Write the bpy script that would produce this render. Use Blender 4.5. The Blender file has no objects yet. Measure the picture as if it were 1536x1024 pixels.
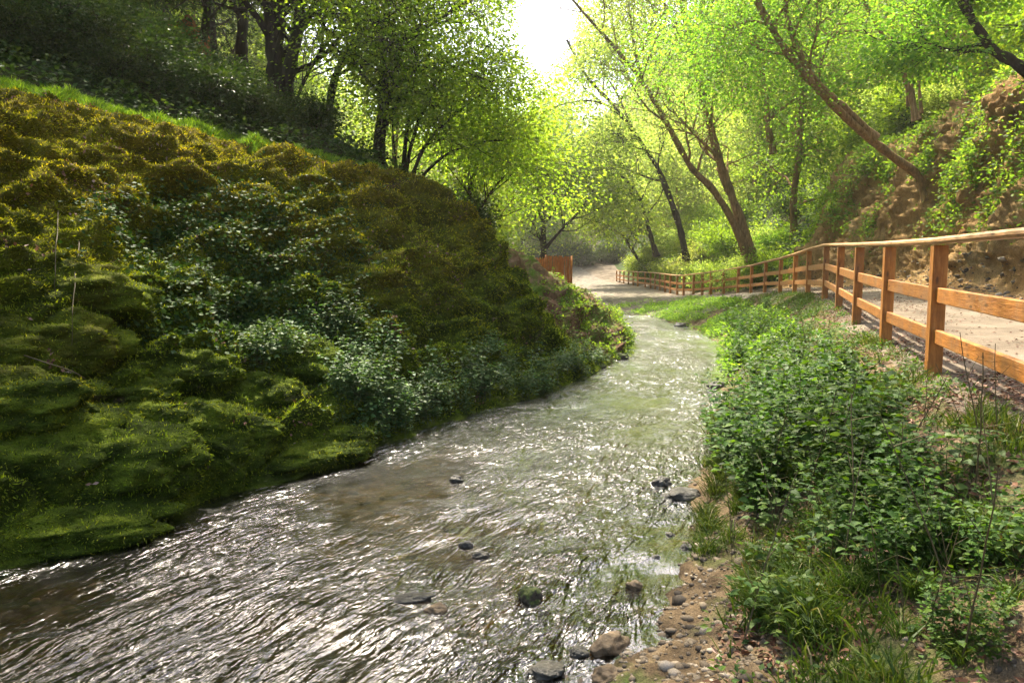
import bpy, math, random
import numpy as np
from mathutils import Vector
rng = np.random.default_rng(7)
random.seed(7)
SC = bpy.context.scene
COL = SC.collection
PI = math.pi

# ------------------------------------------------------------------ camera, sky, sun, exposure
FPX = 1100.0                       # focal length in pixels of the 1536 px wide photograph
PITCH = math.radians(5.56)
CAM = np.array([0.0, 0.0, 1.9])    # water level is z = 0
cd = bpy.data.cameras.new('camera'); cam = bpy.data.objects.new('camera', cd); COL.objects.link(cam)
cd.sensor_width = 36.0; cd.lens = 36.0 * FPX / 1536.0
cd.clip_start = 0.05; cd.clip_end = 2000
cam.location = CAM; cam.rotation_euler = (PI / 2 - PITCH, 0, 0)
SC.camera = cam

SUN_DIR = np.array([-0.17, 0.62, 1.0]); SUN_DIR = SUN_DIR / np.linalg.norm(SUN_DIR)
SUN_EL = math.asin(SUN_DIR[2]); SUN_AZ = math.atan2(SUN_DIR[0], SUN_DIR[1])
world = bpy.data.worlds.new('World'); SC.world = world; world.use_nodes = True
wn = world.node_tree.nodes; wl = world.node_tree.links
bg = wn['Background']
sky = wn.new('ShaderNodeTexSky'); sky.sky_type = 'NISHITA'; sky.sun_disc = False
sky.sun_elevation = SUN_EL; sky.sun_rotation = SUN_AZ
sky.air_density = 1.0; sky.dust_density = 5.0; sky.ozone_density = 1.0
wl.new(sky.outputs[0], bg.inputs[0]); bg.inputs[1].default_value = 0.15

sd = bpy.data.lights.new('sun', 'SUN'); sun = bpy.data.objects.new('sun', sd); COL.objects.link(sun)
sd.energy = 4.6; sd.angle = math.radians(0.5); sd.color = (1.0, 0.90, 0.74)
sun.rotation_euler = Vector(SUN_DIR).to_track_quat('Z', 'Y').to_euler()
sun.location = (0, 0, 60)

SC.view_settings.view_transform = 'Standard'; SC.view_settings.look = 'None'
SC.view_settings.exposure = 1.85; SC.view_settings.gamma = 1.0
SC.cycles.max_bounces = 8; SC.cycles.diffuse_bounces = 5; SC.cycles.glossy_bounces = 2
SC.cycles.transmission_bounces = 4; SC.cycles.transparent_max_bounces = 6
SC.cycles.caustics_reflective = False; SC.cycles.caustics_refractive = False
SC.cycles.sample_clamp_indirect = 4.0
SC.cycles.use_denoising = True

# ------------------------------------------------------------------ helpers
FWD = np.array([0, math.cos(PITCH), -math.sin(PITCH)]); UPV = np.array([0, math.sin(PITCH), math.cos(PITCH)])
RGT = np.array([1.0, 0, 0])
def U(px, py, d):
    return CAM + d * (FWD + (px - 768) / FPX * RGT - (py - 512) / FPX * UPV)
def G(px, py, z=0.0):
    r = FWD + (px - 768) / FPX * RGT - (py - 512) / FPX * UPV
    return CAM + r * ((z - CAM[2]) / r[2])
def norm(a):
    return a / np.maximum(np.linalg.norm(a, axis=-1, keepdims=True), 1e-9)

_perm = np.random.default_rng(3).permutation(256); _perm = np.concatenate([_perm, _perm])
_gr = norm(np.random.default_rng(4).normal(size=(256, 3)))
def perlin(p):
    p = np.asarray(p, float); i = np.floor(p).astype(int); f = p - i; i &= 255
    w = f * f * f * (f * (f * 6 - 15) + 10)
    out = 0
    for dx in (0, 1):
        wx = w[..., 0] if dx else 1 - w[..., 0]
        for dy in (0, 1):
            wy = w[..., 1] if dy else 1 - w[..., 1]
            for dz in (0, 1):
                wz = w[..., 2] if dz else 1 - w[..., 2]
                h = _perm[(_perm[(_perm[(i[..., 0] + dx) & 255] + i[..., 1] + dy) & 255] + i[..., 2] + dz) & 255]
                g = _gr[h]
                out = out + wx * wy * wz * (g[..., 0] * (f[..., 0] - dx) + g[..., 1] * (f[..., 1] - dy) + g[..., 2] * (f[..., 2] - dz))
    return out * 1.5
def fbm(p, s, o=4, gain=0.5):
    p = np.asarray(p, float) / s; a = 1; t = 0
    for k in range(o):
        t = t + a * perlin(p + 17.3 * k); p = p * 2.03; a *= gain
    return t
_h = np.random.default_rng(5).random((256, 3))
def worley(p):
    p = np.asarray(p, float); i = np.floor(p).astype(int); f = p - i
    best = np.full(p.shape[:-1], 9.0)
    for dx in (-1, 0, 1):
        for dy in (-1, 0, 1):
            for dz in (-1, 0, 1):
                c = i + np.array([dx, dy, dz])
                h = _perm[(_perm[(_perm[c[..., 0] & 255] + c[..., 1]) & 255] + c[..., 2]) & 255]
                d = ((np.array([dx, dy, dz]) + _h[h] - f) ** 2).sum(-1)
                best = np.minimum(best, d)
    return np.sqrt(best)
def sstep(a, b, x):
    t = np.clip((np.asarray(x, float) - a) / (b - a), 0, 1); return t * t * (3 - 2 * t)

def mesh(name, v, quads=None, tris=None, smooth=True, mats=(), matidx=None):
    me = bpy.data.meshes.new(name)
    v = np.asarray(v, np.float32); me.vertices.add(len(v)); me.vertices.foreach_set('co', v.ravel())
    li, ls = [], []; off = 0
    for arr in (quads, tris):
        if arr is None or len(arr) == 0: continue
        arr = np.asarray(arr, np.int32); k = arr.shape[1]
        li.append(arr.ravel()); ls.append(off + np.arange(len(arr), dtype=np.int32) * k); off += arr.size
    li = np.concatenate(li); ls = np.concatenate(ls)
    me.loops.add(len(li)); me.loops.foreach_set('vertex_index', li)
    me.polygons.add(len(ls)); me.polygons.foreach_set('loop_start', ls)
    me.polygons.foreach_set('use_smooth', np.full(len(ls), smooth, bool))
    for m in mats: me.materials.append(m)
    if matidx is not None: me.polygons.foreach_set('material_index', np.asarray(matidx, np.int32))
    me.update(calc_edges=True); me.validate()
    return me
def obj(name, me, parent=None, loc=None):
    o = bpy.data.objects.new(name, me); COL.objects.link(o)
    if parent is not None: o.parent = parent
    if loc is not None: o.location = loc
    return o
def tag(o, label=None, cat=None, group=None, kind=None):
    if label: o['label'] = label
    if cat: o['category'] = cat
    if group: o['group'] = group
    if kind: o['kind'] = kind
    return o
def empty(name, loc, label, cat, group=None):
    o = bpy.data.objects.new(name, None); COL.objects.link(o); o.location = loc
    o.empty_display_size = 0.2
    return tag(o, label, cat, group)
def dup(root, loc, rz=0.0, sc=1.0, label=None):
    r = root.copy(); COL.objects.link(r); r.location = loc; r.rotation_euler = (0, 0, rz)
    r.scale = (sc, sc, sc) if np.isscalar(sc) else sc
    if label: r['label'] = label
    for ch in list(root.children):
        c = ch.copy(); COL.objects.link(c); c.parent = r
    return r

class MB:
    """collects shapes into one mesh"""
    def __init__(s): s.v = []; s.q = []; s.t = []; s.n = 0
    def add(s, v, q=None, t=None):
        s.v.append(np.asarray(v, float))
        if q is not None and len(q): s.q.append(np.asarray(q) + s.n)
        if t is not None and len(t): s.t.append(np.asarray(t) + s.n)
        s.n += len(v)
    def build(s, name, mats, smooth=True):
        return mesh(name, np.concatenate(s.v), np.concatenate(s.q) if s.q else None, np.concatenate(s.t) if s.t else None, smooth, mats)
    def tube(s, pts, rad, sides=6, cap=False):
        pts = np.asarray(pts, float); n = len(pts); rad = np.broadcast_to(rad, (n,))
        t = norm(np.gradient(pts, axis=0)); up = np.array([0.13, 0.21, 0.97]) if abs(t[0][2]) < 0.9 else np.array([1.0, 0.1, 0])
        a = norm(np.cross(t, up)); b = np.cross(t, a)
        th = np.arange(sides) * 2 * PI / sides
        v = pts[:, None] + rad[:, None, None] * (np.cos(th)[None, :, None] * a[:, None] + np.sin(th)[None, :, None] * b[:, None])
        i = np.arange(n - 1)[:, None] * sides; j = np.arange(sides)[None]; k = (j + 1) % sides
        q = np.stack([i + j, i + k, i + sides + k, i + sides + j], -1).reshape(-1, 4)
        s.add(v.reshape(-1, 3), q)
        if cap:
            c = np.arange(1, sides - 1)
            o2 = (n - 1) * sides
            s.t.append(np.stack([np.zeros_like(c) + o2, c + o2, c + 1 + o2], -1) + s.n - n * sides)
            s.t.append(np.stack([np.zeros_like(c), c + 1, c], -1) + s.n - n * sides)

# ------------------------------------------------------------------ materials
def mat(name):
    m = bpy.data.materials.new(name); m.use_nodes = True
    nt = m.node_tree; nt.nodes.clear()
    out = nt.nodes.new('ShaderNodeOutputMaterial')
    return m, nt, out
def nd(nt, t, **kw):
    n = nt.nodes.new(t)
    for k, v in kw.items(): setattr(n, k, v)
    return n
def noise(nt, vec, scale, detail=4, rough=0.55, dist=0.0):
    n = nd(nt, 'ShaderNodeTexNoise'); n.inputs['Scale'].default_value = scale; n.inputs['Detail'].default_value = detail
    n.inputs['Roughness'].default_value = rough; n.inputs['Distortion'].default_value = dist
    if vec is not None: nt.links.new(vec, n.inputs['Vector'])
    return n.outputs['Fac']
def ramp(nt, fac, stops, interp='LINEAR'):
    r = nd(nt, 'ShaderNodeValToRGB'); cr = r.color_ramp; cr.interpolation = interp
    while len(cr.elements) < len(stops): cr.elements.new(0.5)
    for e, (p, c) in zip(cr.elements, stops): e.position = p; e.color = (*c, 1)
    nt.links.new(fac, r.inputs[0]); return r.outputs[0]
def mixc(nt, fac, a, b, mode='MIX'):
    m = nd(nt, 'ShaderNodeMix', data_type='RGBA', blend_type=mode)
    for sock, v in ((m.inputs[0], fac), (m.inputs[6], a), (m.inputs[7], b)):
        if isinstance(v, (int, float)): sock.default_value = v
        elif isinstance(v, tuple): sock.default_value = (*v, 1)
        else: nt.links.new(v, sock)
    return m.outputs[2]
def mth(nt, op, a, b=None, clamp=False):
    m = nd(nt, 'ShaderNodeMath', operation=op); m.use_clamp = clamp
    for k, v in enumerate((a, b)):
        if v is None: continue
        if isinstance(v, (int, float)): m.inputs[k].default_value = v
        else: nt.links.new(v, m.inputs[k])
    return m.outputs[0]
def posn(nt, sx=1, sy=1, sz=1, rot=(0, 0, 0), obj_space=False):
    if obj_space: src = nd(nt, 'ShaderNodeTexCoord').outputs['Object']
    else: src = nd(nt, 'ShaderNodeNewGeometry').outputs['Position']
    mp = nd(nt, 'ShaderNodeMapping'); mp.inputs['Scale'].default_value = (sx, sy, sz); mp.inputs['Rotation'].default_value = rot
    nt.links.new(src, mp.inputs['Vector']); return mp.outputs[0]
def bump(nt, h, strength=0.5, dist=0.02, prev=None):
    b = nd(nt, 'ShaderNodeBump'); b.inputs['Strength'].default_value = strength; b.inputs['Distance'].default_value = dist
    nt.links.new(h, b.inputs['Height'])
    if prev is not None: nt.links.new(prev, b.inputs['Normal'])
    return b.outputs[0]
def bsdf(nt, out, color, rough=0.9, nrm=None, spec=0.3):
    b = nd(nt, 'ShaderNodeBsdfPrincipled')
    for sock, v in ((b.inputs['Base Color'], color), (b.inputs['Roughness'], rough)):
        if isinstance(v, (int, float)): sock.default_value = v
        elif isinstance(v, tuple): sock.default_value = (*v, 1)
        else: nt.links.new(v, sock)
    b.inputs['Specular IOR Level'].default_value = spec
    if nrm is not None: nt.links.new(nrm, b.inputs['Normal'])
    nt.links.new(b.outputs[0], out.inputs[0]); return b

def leaf_mat(name, stops, trans=0.5, tcol=(1.25, 1.2, 0.5), rough=0.5, patch=None, spec=0.2):
    m, nt, out = mat(name)
    g = nd(nt, 'ShaderNodeNewGeometry'); oi = nd(nt, 'ShaderNodeObjectInfo')
    c = ramp(nt, g.outputs['Random Per Island'], stops)
    hs = nd(nt, 'ShaderNodeHueSaturation'); nt.links.new(c, hs.inputs['Color'])
    nt.links.new(mth(nt, 'ADD', mth(nt, 'MULTIPLY', oi.outputs['Random'], 0.03), 0.474), hs.inputs['Hue'])
    nt.links.new(mth(nt, 'ADD', mth(nt, 'MULTIPLY', oi.outputs['Random'], 0.4), 0.8), hs.inputs['Value'])
    c = hs.outputs[0]
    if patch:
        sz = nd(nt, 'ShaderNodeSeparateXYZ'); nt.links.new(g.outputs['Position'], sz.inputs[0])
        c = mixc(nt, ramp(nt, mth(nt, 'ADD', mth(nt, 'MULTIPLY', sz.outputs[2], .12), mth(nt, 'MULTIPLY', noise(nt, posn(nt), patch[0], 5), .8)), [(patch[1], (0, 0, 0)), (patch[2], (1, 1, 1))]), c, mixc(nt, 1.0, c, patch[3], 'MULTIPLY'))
    b = nd(nt, 'ShaderNodeBsdfPrincipled'); nt.links.new(c, b.inputs['Base Color'])
    b.inputs['Roughness'].default_value = rough; b.inputs['Specular IOR Level'].default_value = spec
    t = nd(nt, 'ShaderNodeBsdfTranslucent')
    nt.links.new(mixc(nt, 1.0, c, tcol, 'MULTIPLY'), t.inputs[0])
    mx = nd(nt, 'ShaderNodeMixShader'); mx.inputs[0].default_value = trans
    nt.links.new(b.outputs[0], mx.inputs[1]); nt.links.new(t.outputs[0], mx.inputs[2]); nt.links.new(mx.outputs[0], out.inputs[0])
    return m
M = {}
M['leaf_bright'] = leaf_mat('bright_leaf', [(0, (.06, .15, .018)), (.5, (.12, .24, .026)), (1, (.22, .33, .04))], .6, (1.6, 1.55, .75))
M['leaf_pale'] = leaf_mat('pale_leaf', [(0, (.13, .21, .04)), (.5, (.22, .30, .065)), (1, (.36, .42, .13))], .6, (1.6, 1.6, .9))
M['leaf_glow'] = leaf_mat('sunlit_leaf', [(0, (.10, .20, .02)), (.5, (.18, .31, .03)), (1, (.30, .42, .05))], .65, (1.6, 1.6, .7))  # brighter leaf colour that paints the backlit glow into the left crowns
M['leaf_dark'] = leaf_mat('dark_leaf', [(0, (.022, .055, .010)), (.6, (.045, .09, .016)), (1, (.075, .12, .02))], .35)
M['leaf_mid'] = leaf_mat('mid_leaf', [(0, (.07, .14, .014)), (.5, (.115, .20, .02)), (1, (.18, .27, .025))], .58, (1.9, 1.75, .6))
M['leaf_nettle'] = leaf_mat('nettle_leaf', [(0, (.018, .058, .006)), (.5, (.044, .112, .011)), (1, (.10, .18, .02))], .4, (1.35, 1.4, .4), .55)
M['leaf_broad'] = leaf_mat('broad_leaf', [(0, (.035, .085, .014)), (.5, (.065, .135, .025)), (.95, (.12, .20, .04)), (1, (.3, .26, .06))], .4, (1.3, 1.35, .5), .55)
M['leaf_ivy'] = leaf_mat('ivy_leaf', [(0, (.016, .045, .010)), (.5, (.035, .085, .018)), (1, (.08, .14, .03))], .2, (1.1, 1.2, .5), .6, None, .12)
M['leaf_shelf'] = leaf_mat('bank_leaf', [(0, (.035, .085, .025)), (.6, (.07, .14, .045)), (1, (.14, .22, .05))], .38, (1.2, 1.25, .5), .5)
M['grass'] = leaf_mat('grass_blade', [(0, (.03, .065, .008)), (.5, (.06, .115, .014)), (.9, (.11, .16, .025)), (1, (.25, .21, .10))], .4)
M['grass_lit'] = leaf_mat('sunlit_grass', [(0, (.055, .125, .012)), (.5, (.105, .20, .018)), (1, (.18, .28, .03))], .5, (1.4, 1.4, .5))  # blade colour raised to stand in for sun on the bank top
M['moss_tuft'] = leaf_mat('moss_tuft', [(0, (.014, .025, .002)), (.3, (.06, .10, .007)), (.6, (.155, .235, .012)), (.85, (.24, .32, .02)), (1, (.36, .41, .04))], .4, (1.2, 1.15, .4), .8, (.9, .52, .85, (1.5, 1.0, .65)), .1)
M['dead'] = leaf_mat('dead_leaf', [(0, (.07, .035, .015)), (.5, (.17, .095, .045)), (.85, (.27, .17, .10)), (1, (.4, .3, .22))], .15, (1, .9, .7), .7)

def moss_mat():
    m, nt, out = mat('moss')
    p = posn(nt); ps = posn(nt, 1, 1, 2.2)
    c = ramp(nt, noise(nt, ps, 2.2, 8, .7), [(.25, (.008, .012, .002)), (.45, (.04, .06, .005)), (.6, (.10, .135, .010)), (.8, (.20, .23, .018))])
    sz_ = nd(nt, 'ShaderNodeSeparateXYZ'); nt.links.new(p, sz_.inputs[0])
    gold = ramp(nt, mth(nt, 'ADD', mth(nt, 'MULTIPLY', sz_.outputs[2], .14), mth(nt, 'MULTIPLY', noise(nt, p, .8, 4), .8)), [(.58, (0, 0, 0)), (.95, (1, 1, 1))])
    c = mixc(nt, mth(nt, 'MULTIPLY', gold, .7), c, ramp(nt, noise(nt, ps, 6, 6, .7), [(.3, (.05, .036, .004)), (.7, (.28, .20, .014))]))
    soil = ramp(nt, noise(nt, p, 1.3, 6, .65), [(.62, (0, 0, 0)), (.68, (1, 1, 1))])
    c = mixc(nt, mth(nt, 'MULTIPLY', soil, .8), c, ramp(nt, noise(nt, p, 30, 3), [(.3, (.02, .014, .008)), (.7, (.12, .085, .05))]))
    c = mixc(nt, .75, c, ramp(nt, noise(nt, p, 110, 2, .7), [(.3, (.35, .35, .3)), (.7, (1.5, 1.5, 1.3))]), 'MULTIPLY')
    n = bump(nt, noise(nt, p, 70, 3, .7), .9, .03)
    n = bump(nt, noise(nt, ps, 9, 5, .65), .8, .08, n)
    bsdf(nt, out, c, .95, n, .1); return m
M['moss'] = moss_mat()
def earth_mat(name, a, b, c3, sc=6.0, fine=90.0, green=None, bd=.03):
    m, nt, out = mat(name); p = posn(nt)
    c = ramp(nt, noise(nt, p, sc, 8, .65), [(.3, a), (.5, b), (.72, c3)])
    c = mixc(nt, .8, c, ramp(nt, noise(nt, p, fine, 3, .7), [(.3, (.4, .38, .36)), (.7, (1.5, 1.5, 1.5))]), 'MULTIPLY')
    if green:
        gm = ramp(nt, noise(nt, p, green[0], 6, .65), [(green[1], (0, 0, 0)), (green[2], (1, 1, 1))])
        c = mixc(nt, gm, c, ramp(nt, noise(nt, p, 40, 4), [(.3, green[3]), (.7, green[4])]))
    n = bump(nt, noise(nt, p, fine * .6, 4, .7), .8, bd * .5)
    n = bump(nt, noise(nt, p, sc * 1.5, 5, .65), .6, bd * 2, n)
    bsdf(nt, out, c, .95, n, .15); return m
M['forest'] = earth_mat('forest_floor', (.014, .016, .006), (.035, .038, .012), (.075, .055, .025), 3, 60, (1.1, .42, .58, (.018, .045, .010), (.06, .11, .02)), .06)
M['bank'] = earth_mat('bank_soil', (.045, .03, .016), (.125, .088, .048), (.25, .185, .11), 5, 110, (.9, .50, .64, (.03, .06, .012), (.10, .15, .03)), .03)
M['path'] = earth_mat('gravel_path', (.06, .045, .03), (.145, .117, .083), (.23, .19, .14), 1.1, 260, None, .008)
M['gravel'] = earth_mat('gravel', (.09, .078, .058), (.17, .148, .115), (.27, .24, .19), 4, 90, (.7, .60, .75, (.05, .09, .015), (.16, .2, .05)), .03)
def bed_mat():
    m, nt, out = mat('stream_bed'); p = posn(nt)
    c = ramp(nt, noise(nt, p, 1.6, 6, .6), [(.32, (.018, .014, .005)), (.5, (.075, .052, .017)), (.7, (.18, .12, .038))])
    v = nd(nt, 'ShaderNodeTexVoronoi'); v.inputs['Scale'].default_value = 14; nt.links.new(p, v.inputs['Vector'])
    c = mixc(nt, .6, c, ramp(nt, v.outputs['Distance'], [(0, (1.5, 1.45, 1.3)), (.5, (.4, .4, .4))]), 'MULTIPLY')
    n = bump(nt, v.outputs['Distance'], .6, -.05)
    bsdf(nt, out, c, .8, n, .2); return m
M['bed'] = bed_mat()
def cliff_mat():
    m, nt, out = mat('cliff_rock'); p = posn(nt); ps = posn(nt, 1, 1, .35, (0.25, 0, 0))
    c = ramp(nt, noise(nt, ps, 2.0, 9, .68, .6), [(.28, (.10, .055, .02)), (.42, (.44, .26, .10)), (.58, (.68, .44, .19)), (.76, (.80, .60, .34))])
    o = ramp(nt, noise(nt, p, .8, 3), [(.55, (0, 0, 0)), (.68, (1, 1, 1))])
    c = mixc(nt, mth(nt, 'MULTIPLY', o, .75), c, ramp(nt, noise(nt, p, 9, 5), [(.3, (.20, .09, .025)), (.7, (.46, .24, .07))]))
    dk = ramp(nt, noise(nt, p, 1.7, 7, .7), [(.56, (0, 0, 0)), (.66, (1, 1, 1))])
    c = mixc(nt, mth(nt, 'MULTIPLY', dk, .4), c, ramp(nt, noise(nt, p, 25, 4), [(.35, (.03, .028, .012)), (.65, (.10, .09, .035))]))
    c = mixc(nt, .7, c, ramp(nt, noise(nt, p, 45, 3, .7), [(.3, (.4, .4, .4)), (.7, (1.4, 1.4, 1.4))]), 'MULTIPLY')
    n = bump(nt, noise(nt, p, 28, 6, .75), 1.0, .09)
    n = bump(nt, noise(nt, ps, 6, 8, .75, .5), 1.0, .26, n)
    bsdf(nt, out, c, .92, n, .15); return m
M['cliff'] = cliff_mat()
def bark_mat(name, a, b, c3):
    m, nt, out = mat(name); p = posn(nt, 1, 1, .22, (0, .25, 0))
    c = ramp(nt, noise(nt, p, 14, 6, .7), [(.3, a), (.52, b), (.75, c3)])
    gm = ramp(nt, noise(nt, posn(nt), 1.3, 4), [(.5, (0, 0, 0)), (.7, (1, 1, 1))])
    c = mixc(nt, mth(nt, 'MULTIPLY', gm, .5), c, (.05, .06, .015))
    n = bump(nt, noise(nt, p, 26, 5, .7), .9, .05)
    bsdf(nt, out, c, .9, n, .2); return m
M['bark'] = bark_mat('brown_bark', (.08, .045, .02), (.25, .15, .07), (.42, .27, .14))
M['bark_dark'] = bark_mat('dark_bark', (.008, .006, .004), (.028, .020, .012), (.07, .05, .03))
def wood_mat(name, a, b, c3, rough=.5):
    m, nt, out = mat(name)
    p = posn(nt, 9, 9, .9, obj_space=True)
    oi = nd(nt, 'ShaderNodeObjectInfo')
    c = ramp(nt, noise(nt, p, 4.0, 6, .65, .6), [(.28, a), (.5, b), (.75, c3)])
    c = mixc(nt, 1.0, c, ramp(nt, oi.outputs['Random'], [(0, (.8, .8, .8)), (1, (1.15, 1.12, 1.1))]), 'MULTIPLY')
    w = ramp(nt, noise(nt, posn(nt), 7, 5, .7), [(.4, (.72, .7, .68)), (.65, (1.1, 1.1, 1.1))])
    c = mixc(nt, .7, c, w, 'MULTIPLY')
    wn_ = ramp(nt, noise(nt, posn(nt, 1, 1, .5), 3.2, 7, .75), [(.50, (0, 0, 0)), (.70, (1, 1, 1))])
    c = mixc(nt, mth(nt, 'MULTIPLY', wn_, .55), c, (.23, .17, .115))
    kn = nd(nt, 'ShaderNodeTexVoronoi'); kn.inputs['Scale'].default_value = 1.0; nt.links.new(posn(nt, 14, 14, 4, obj_space=True), kn.inputs['Vector'])
    c = mixc(nt, mth(nt, 'MULTIPLY', ramp(nt, kn.outputs['Distance'], [(.10, (1, 1, 1)), (.2, (0, 0, 0))]), .7), c, (.05, .022, .008))
    n = bump(nt, noise(nt, p, 9, 5, .7), .5, .014)
    bsdf(nt, out, c, rough, n, .3); return m
M['wood'] = wood_mat('stained_wood', (.24, .088, .016), (.39, .155, .03), (.51, .235, .055))
M['wood_rail'] = wood_mat('pale_rail', (.40, .20, .075), (.54, .30, .13), (.66, .42, .22))  # top rail wood, a paler tone than the posts
M['reed'] = wood_mat('orange_reed', (.30, .10, .02), (.46, .17, .035), (.60, .28, .07), .8)
def rock_mat(name, a, b, c3, rough, mossy=None):
    m, nt, out = mat(name); p = posn(nt)
    c = ramp(nt, noise(nt, p, 16, 7, .68), [(.3, a), (.5, b), (.75, c3)])
    if mossy:
        g = nd(nt, 'ShaderNodeNewGeometry'); sp = nd(nt, 'ShaderNodeSeparateXYZ'); nt.links.new(g.outputs['Normal'], sp.inputs[0])
        f = mth(nt, 'ADD', sp.outputs[2], mth(nt, 'MULTIPLY', noise(nt, p, 5, 4), .9))
        c = mixc(nt, ramp(nt, f, [(mossy, (0, 0, 0)), (mossy + .25, (1, 1, 1))]), c,
                 ramp(nt, noise(nt, p, 60, 4, .7), [(.3, (.012, .02, .003)), (.5, (.045, .062, .006)), (.72, (.10, .12, .012))]))
    n = bump(nt, noise(nt, p, 60, 5, .7), .8, .02)
    bsdf(nt, out, c, rough, n, .45); return m
M['rock_wet'] = rock_mat('wet_rock', (.015, .014, .01), (.05, .045, .032), (.11, .095, .066), .3)
M['rock_tan'] = rock_mat('tan_rock', (.05, .032, .015), (.13, .085, .04), (.24, .165, .08), .55)
M['rock_moss'] = rock_mat('mossy_rock', (.015, .012, .006), (.045, .035, .018), (.09, .07, .04), .8, .75)
M['pebble'] = None
def pebble_mat():
    m, nt, out = mat('pebble')
    g = nd(nt, 'ShaderNodeNewGeometry')
    c = ramp(nt, g.outputs['Random Per Island'], [(0, (.05, .04, .028)), (.4, (.13, .10, .065)), (.85, (.22, .175, .115)), (1, (.34, .29, .22))])
    c = mixc(nt, .6, c, ramp(nt, noise(nt, posn(nt), 120, 3), [(.3, (.5, .5, .5)), (.7, (1.3, 1.3, 1.3))]), 'MULTIPLY')
    bsdf(nt, out, c, .85, None, .25); return m
M['pebble'] = pebble_mat()
def water_mat():
    m, nt, out = mat('stream_water')
    at = nd(nt, 'ShaderNodeAttribute', attribute_name='flow')
    def mp(sx, sy):
        k = nd(nt, 'ShaderNodeMapping'); k.inputs['Scale'].default_value = (sx, sy, 1); nt.links.new(at.outputs['Vector'], k.inputs['Vector']); return k.outputs[0]
    calm = ramp(nt, noise(nt, mp(.35, .6), 1.0, 3), [(.40, (.10, .10, .10)), (.62, (1, 1, 1))])
    h1 = noise(nt, mp(1.5, 4.6), 1.6, 2, .5, 1.0)
    h2 = noise(nt, mp(3.4, 10.0), 2.2, 2, .5, .7)
    h3 = noise(nt, mp(8, 18), 2.8, 1, .5, .5)
    h = mth(nt, 'ADD', mth(nt, 'ADD', mth(nt, 'MULTIPLY', h1, 1.0), mth(nt, 'MULTIPLY', h2, .42)), mth(nt, 'MULTIPLY', h3, .16))
    sf = nd(nt, 'ShaderNodeSeparateXYZ'); nt.links.new(at.outputs['Vector'], sf.inputs[0])
    h = mth(nt, 'MULTIPLY', h, mth(nt, 'MULTIPLY', calm, mth(nt, 'MAXIMUM', mth(nt, 'ADD', mth(nt, 'ADD', mth(nt, 'MULTIPLY', sf.outputs[0], .072), .16), mth(nt, 'MULTIPLY', sf.outputs[1], .12)), .14)))
    n = bump(nt, h, 1.0, .095)
    gl = nd(nt, 'ShaderNodeBsdfGlossy'); gl.inputs['Roughness'].default_value = .17; gl.inputs['Color'].default_value = (1, 1, 1, 1)
    nt.links.new(n, gl.inputs['Normal'])
    tr = nd(nt, 'ShaderNodeBsdfTransparent'); tr.inputs[0].default_value = (.50, .44, .25, 1)
    fr = nd(nt, 'ShaderNodeFresnel'); fr.inputs['IOR'].default_value = 1.45; nt.links.new(n, fr.inputs['Normal'])
    foam_glint = nd(nt, 'ShaderNodeBsdfDiffuse'); foam_glint.inputs[0].default_value = (.8, .82, .8, 1)  # white streaks: riffle foam plus sky glitter painted on the far water
    fm = mth(nt, 'MULTIPLY', ramp(nt, noise(nt, mp(1.6, 5.0), 2.2, 6, .7, 1.0), [(.56, (0, 0, 0)), (.66, (1, 1, 1))]), ramp(nt, noise(nt, mp(.28, .5), 1.0, 2), [(.47, (0, 0, 0)), (.66, (1, 1, 1))]))
    mx = nd(nt, 'ShaderNodeMixShader'); nt.links.new(mth(nt, 'MULTIPLY', fr.outputs[0], 1.9, True), mx.inputs[0])
    nt.links.new(tr.outputs[0], mx.inputs[1]); nt.links.new(gl.outputs[0], mx.inputs[2])
    m2 = nd(nt, 'ShaderNodeMixShader'); sx_ = nd(nt, 'ShaderNodeSeparateXYZ'); nt.links.new(at.outputs['Vector'], sx_.inputs[0]); nt.links.new(mth(nt, 'MULTIPLY', fm, ramp(nt, mth(nt, 'DIVIDE', sx_.outputs[0], 40.0), [(.34, (.0, .0, .0)), (.55, (.85, .85, .85))])), m2.inputs[0]); nt.links.new(mx.outputs[0], m2.inputs[1]); nt.links.new(foam_glint.outputs[0], m2.inputs[2]); nt.links.new(m2.outputs[0], out.inputs[0])
    return m
M['water'] = water_mat()

# ------------------------------------------------------------------ terrain
# fence posts: (px, py of the rail, depth) give the line of the fence and the level of the path
POSTS = [(1700, 338, 3.2), (1410, 363, 6.4), (1335, 367, 8.4), (1290, 368, 10.7), (1262, 368, 13.2), (1240, 368, 16), (1214, 375, 18.8),
         (1194, 381.5, 21.5), (1172, 388, 24.5), (1149, 393, 28), (1128, 398.5, 31), (1108, 402, 33.5), (1086, 405.5, 35.2), (1067, 408, 36.8),
         (1054, 410, 38.2), (1041, 411.5, 39.6), (1026, 413, 41.5), (1016, 413.3, 43), (1006, 412.4, 45), (998, 411.3, 47), (990, 410.3, 49), (983, 409.5, 51),
         (976, 409, 53), (968, 408.5, 55.5), (957, 408, 58), (950, 407.5, 61), (943, 407, 64), (936, 406.5, 67), (930, 406.2, 70), (925, 405.8, 73)]
PH = 1.1
post_top = np.array([U(*p) for p in POSTS])
post_base = post_top - np.array([0, 0, PH])

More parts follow.
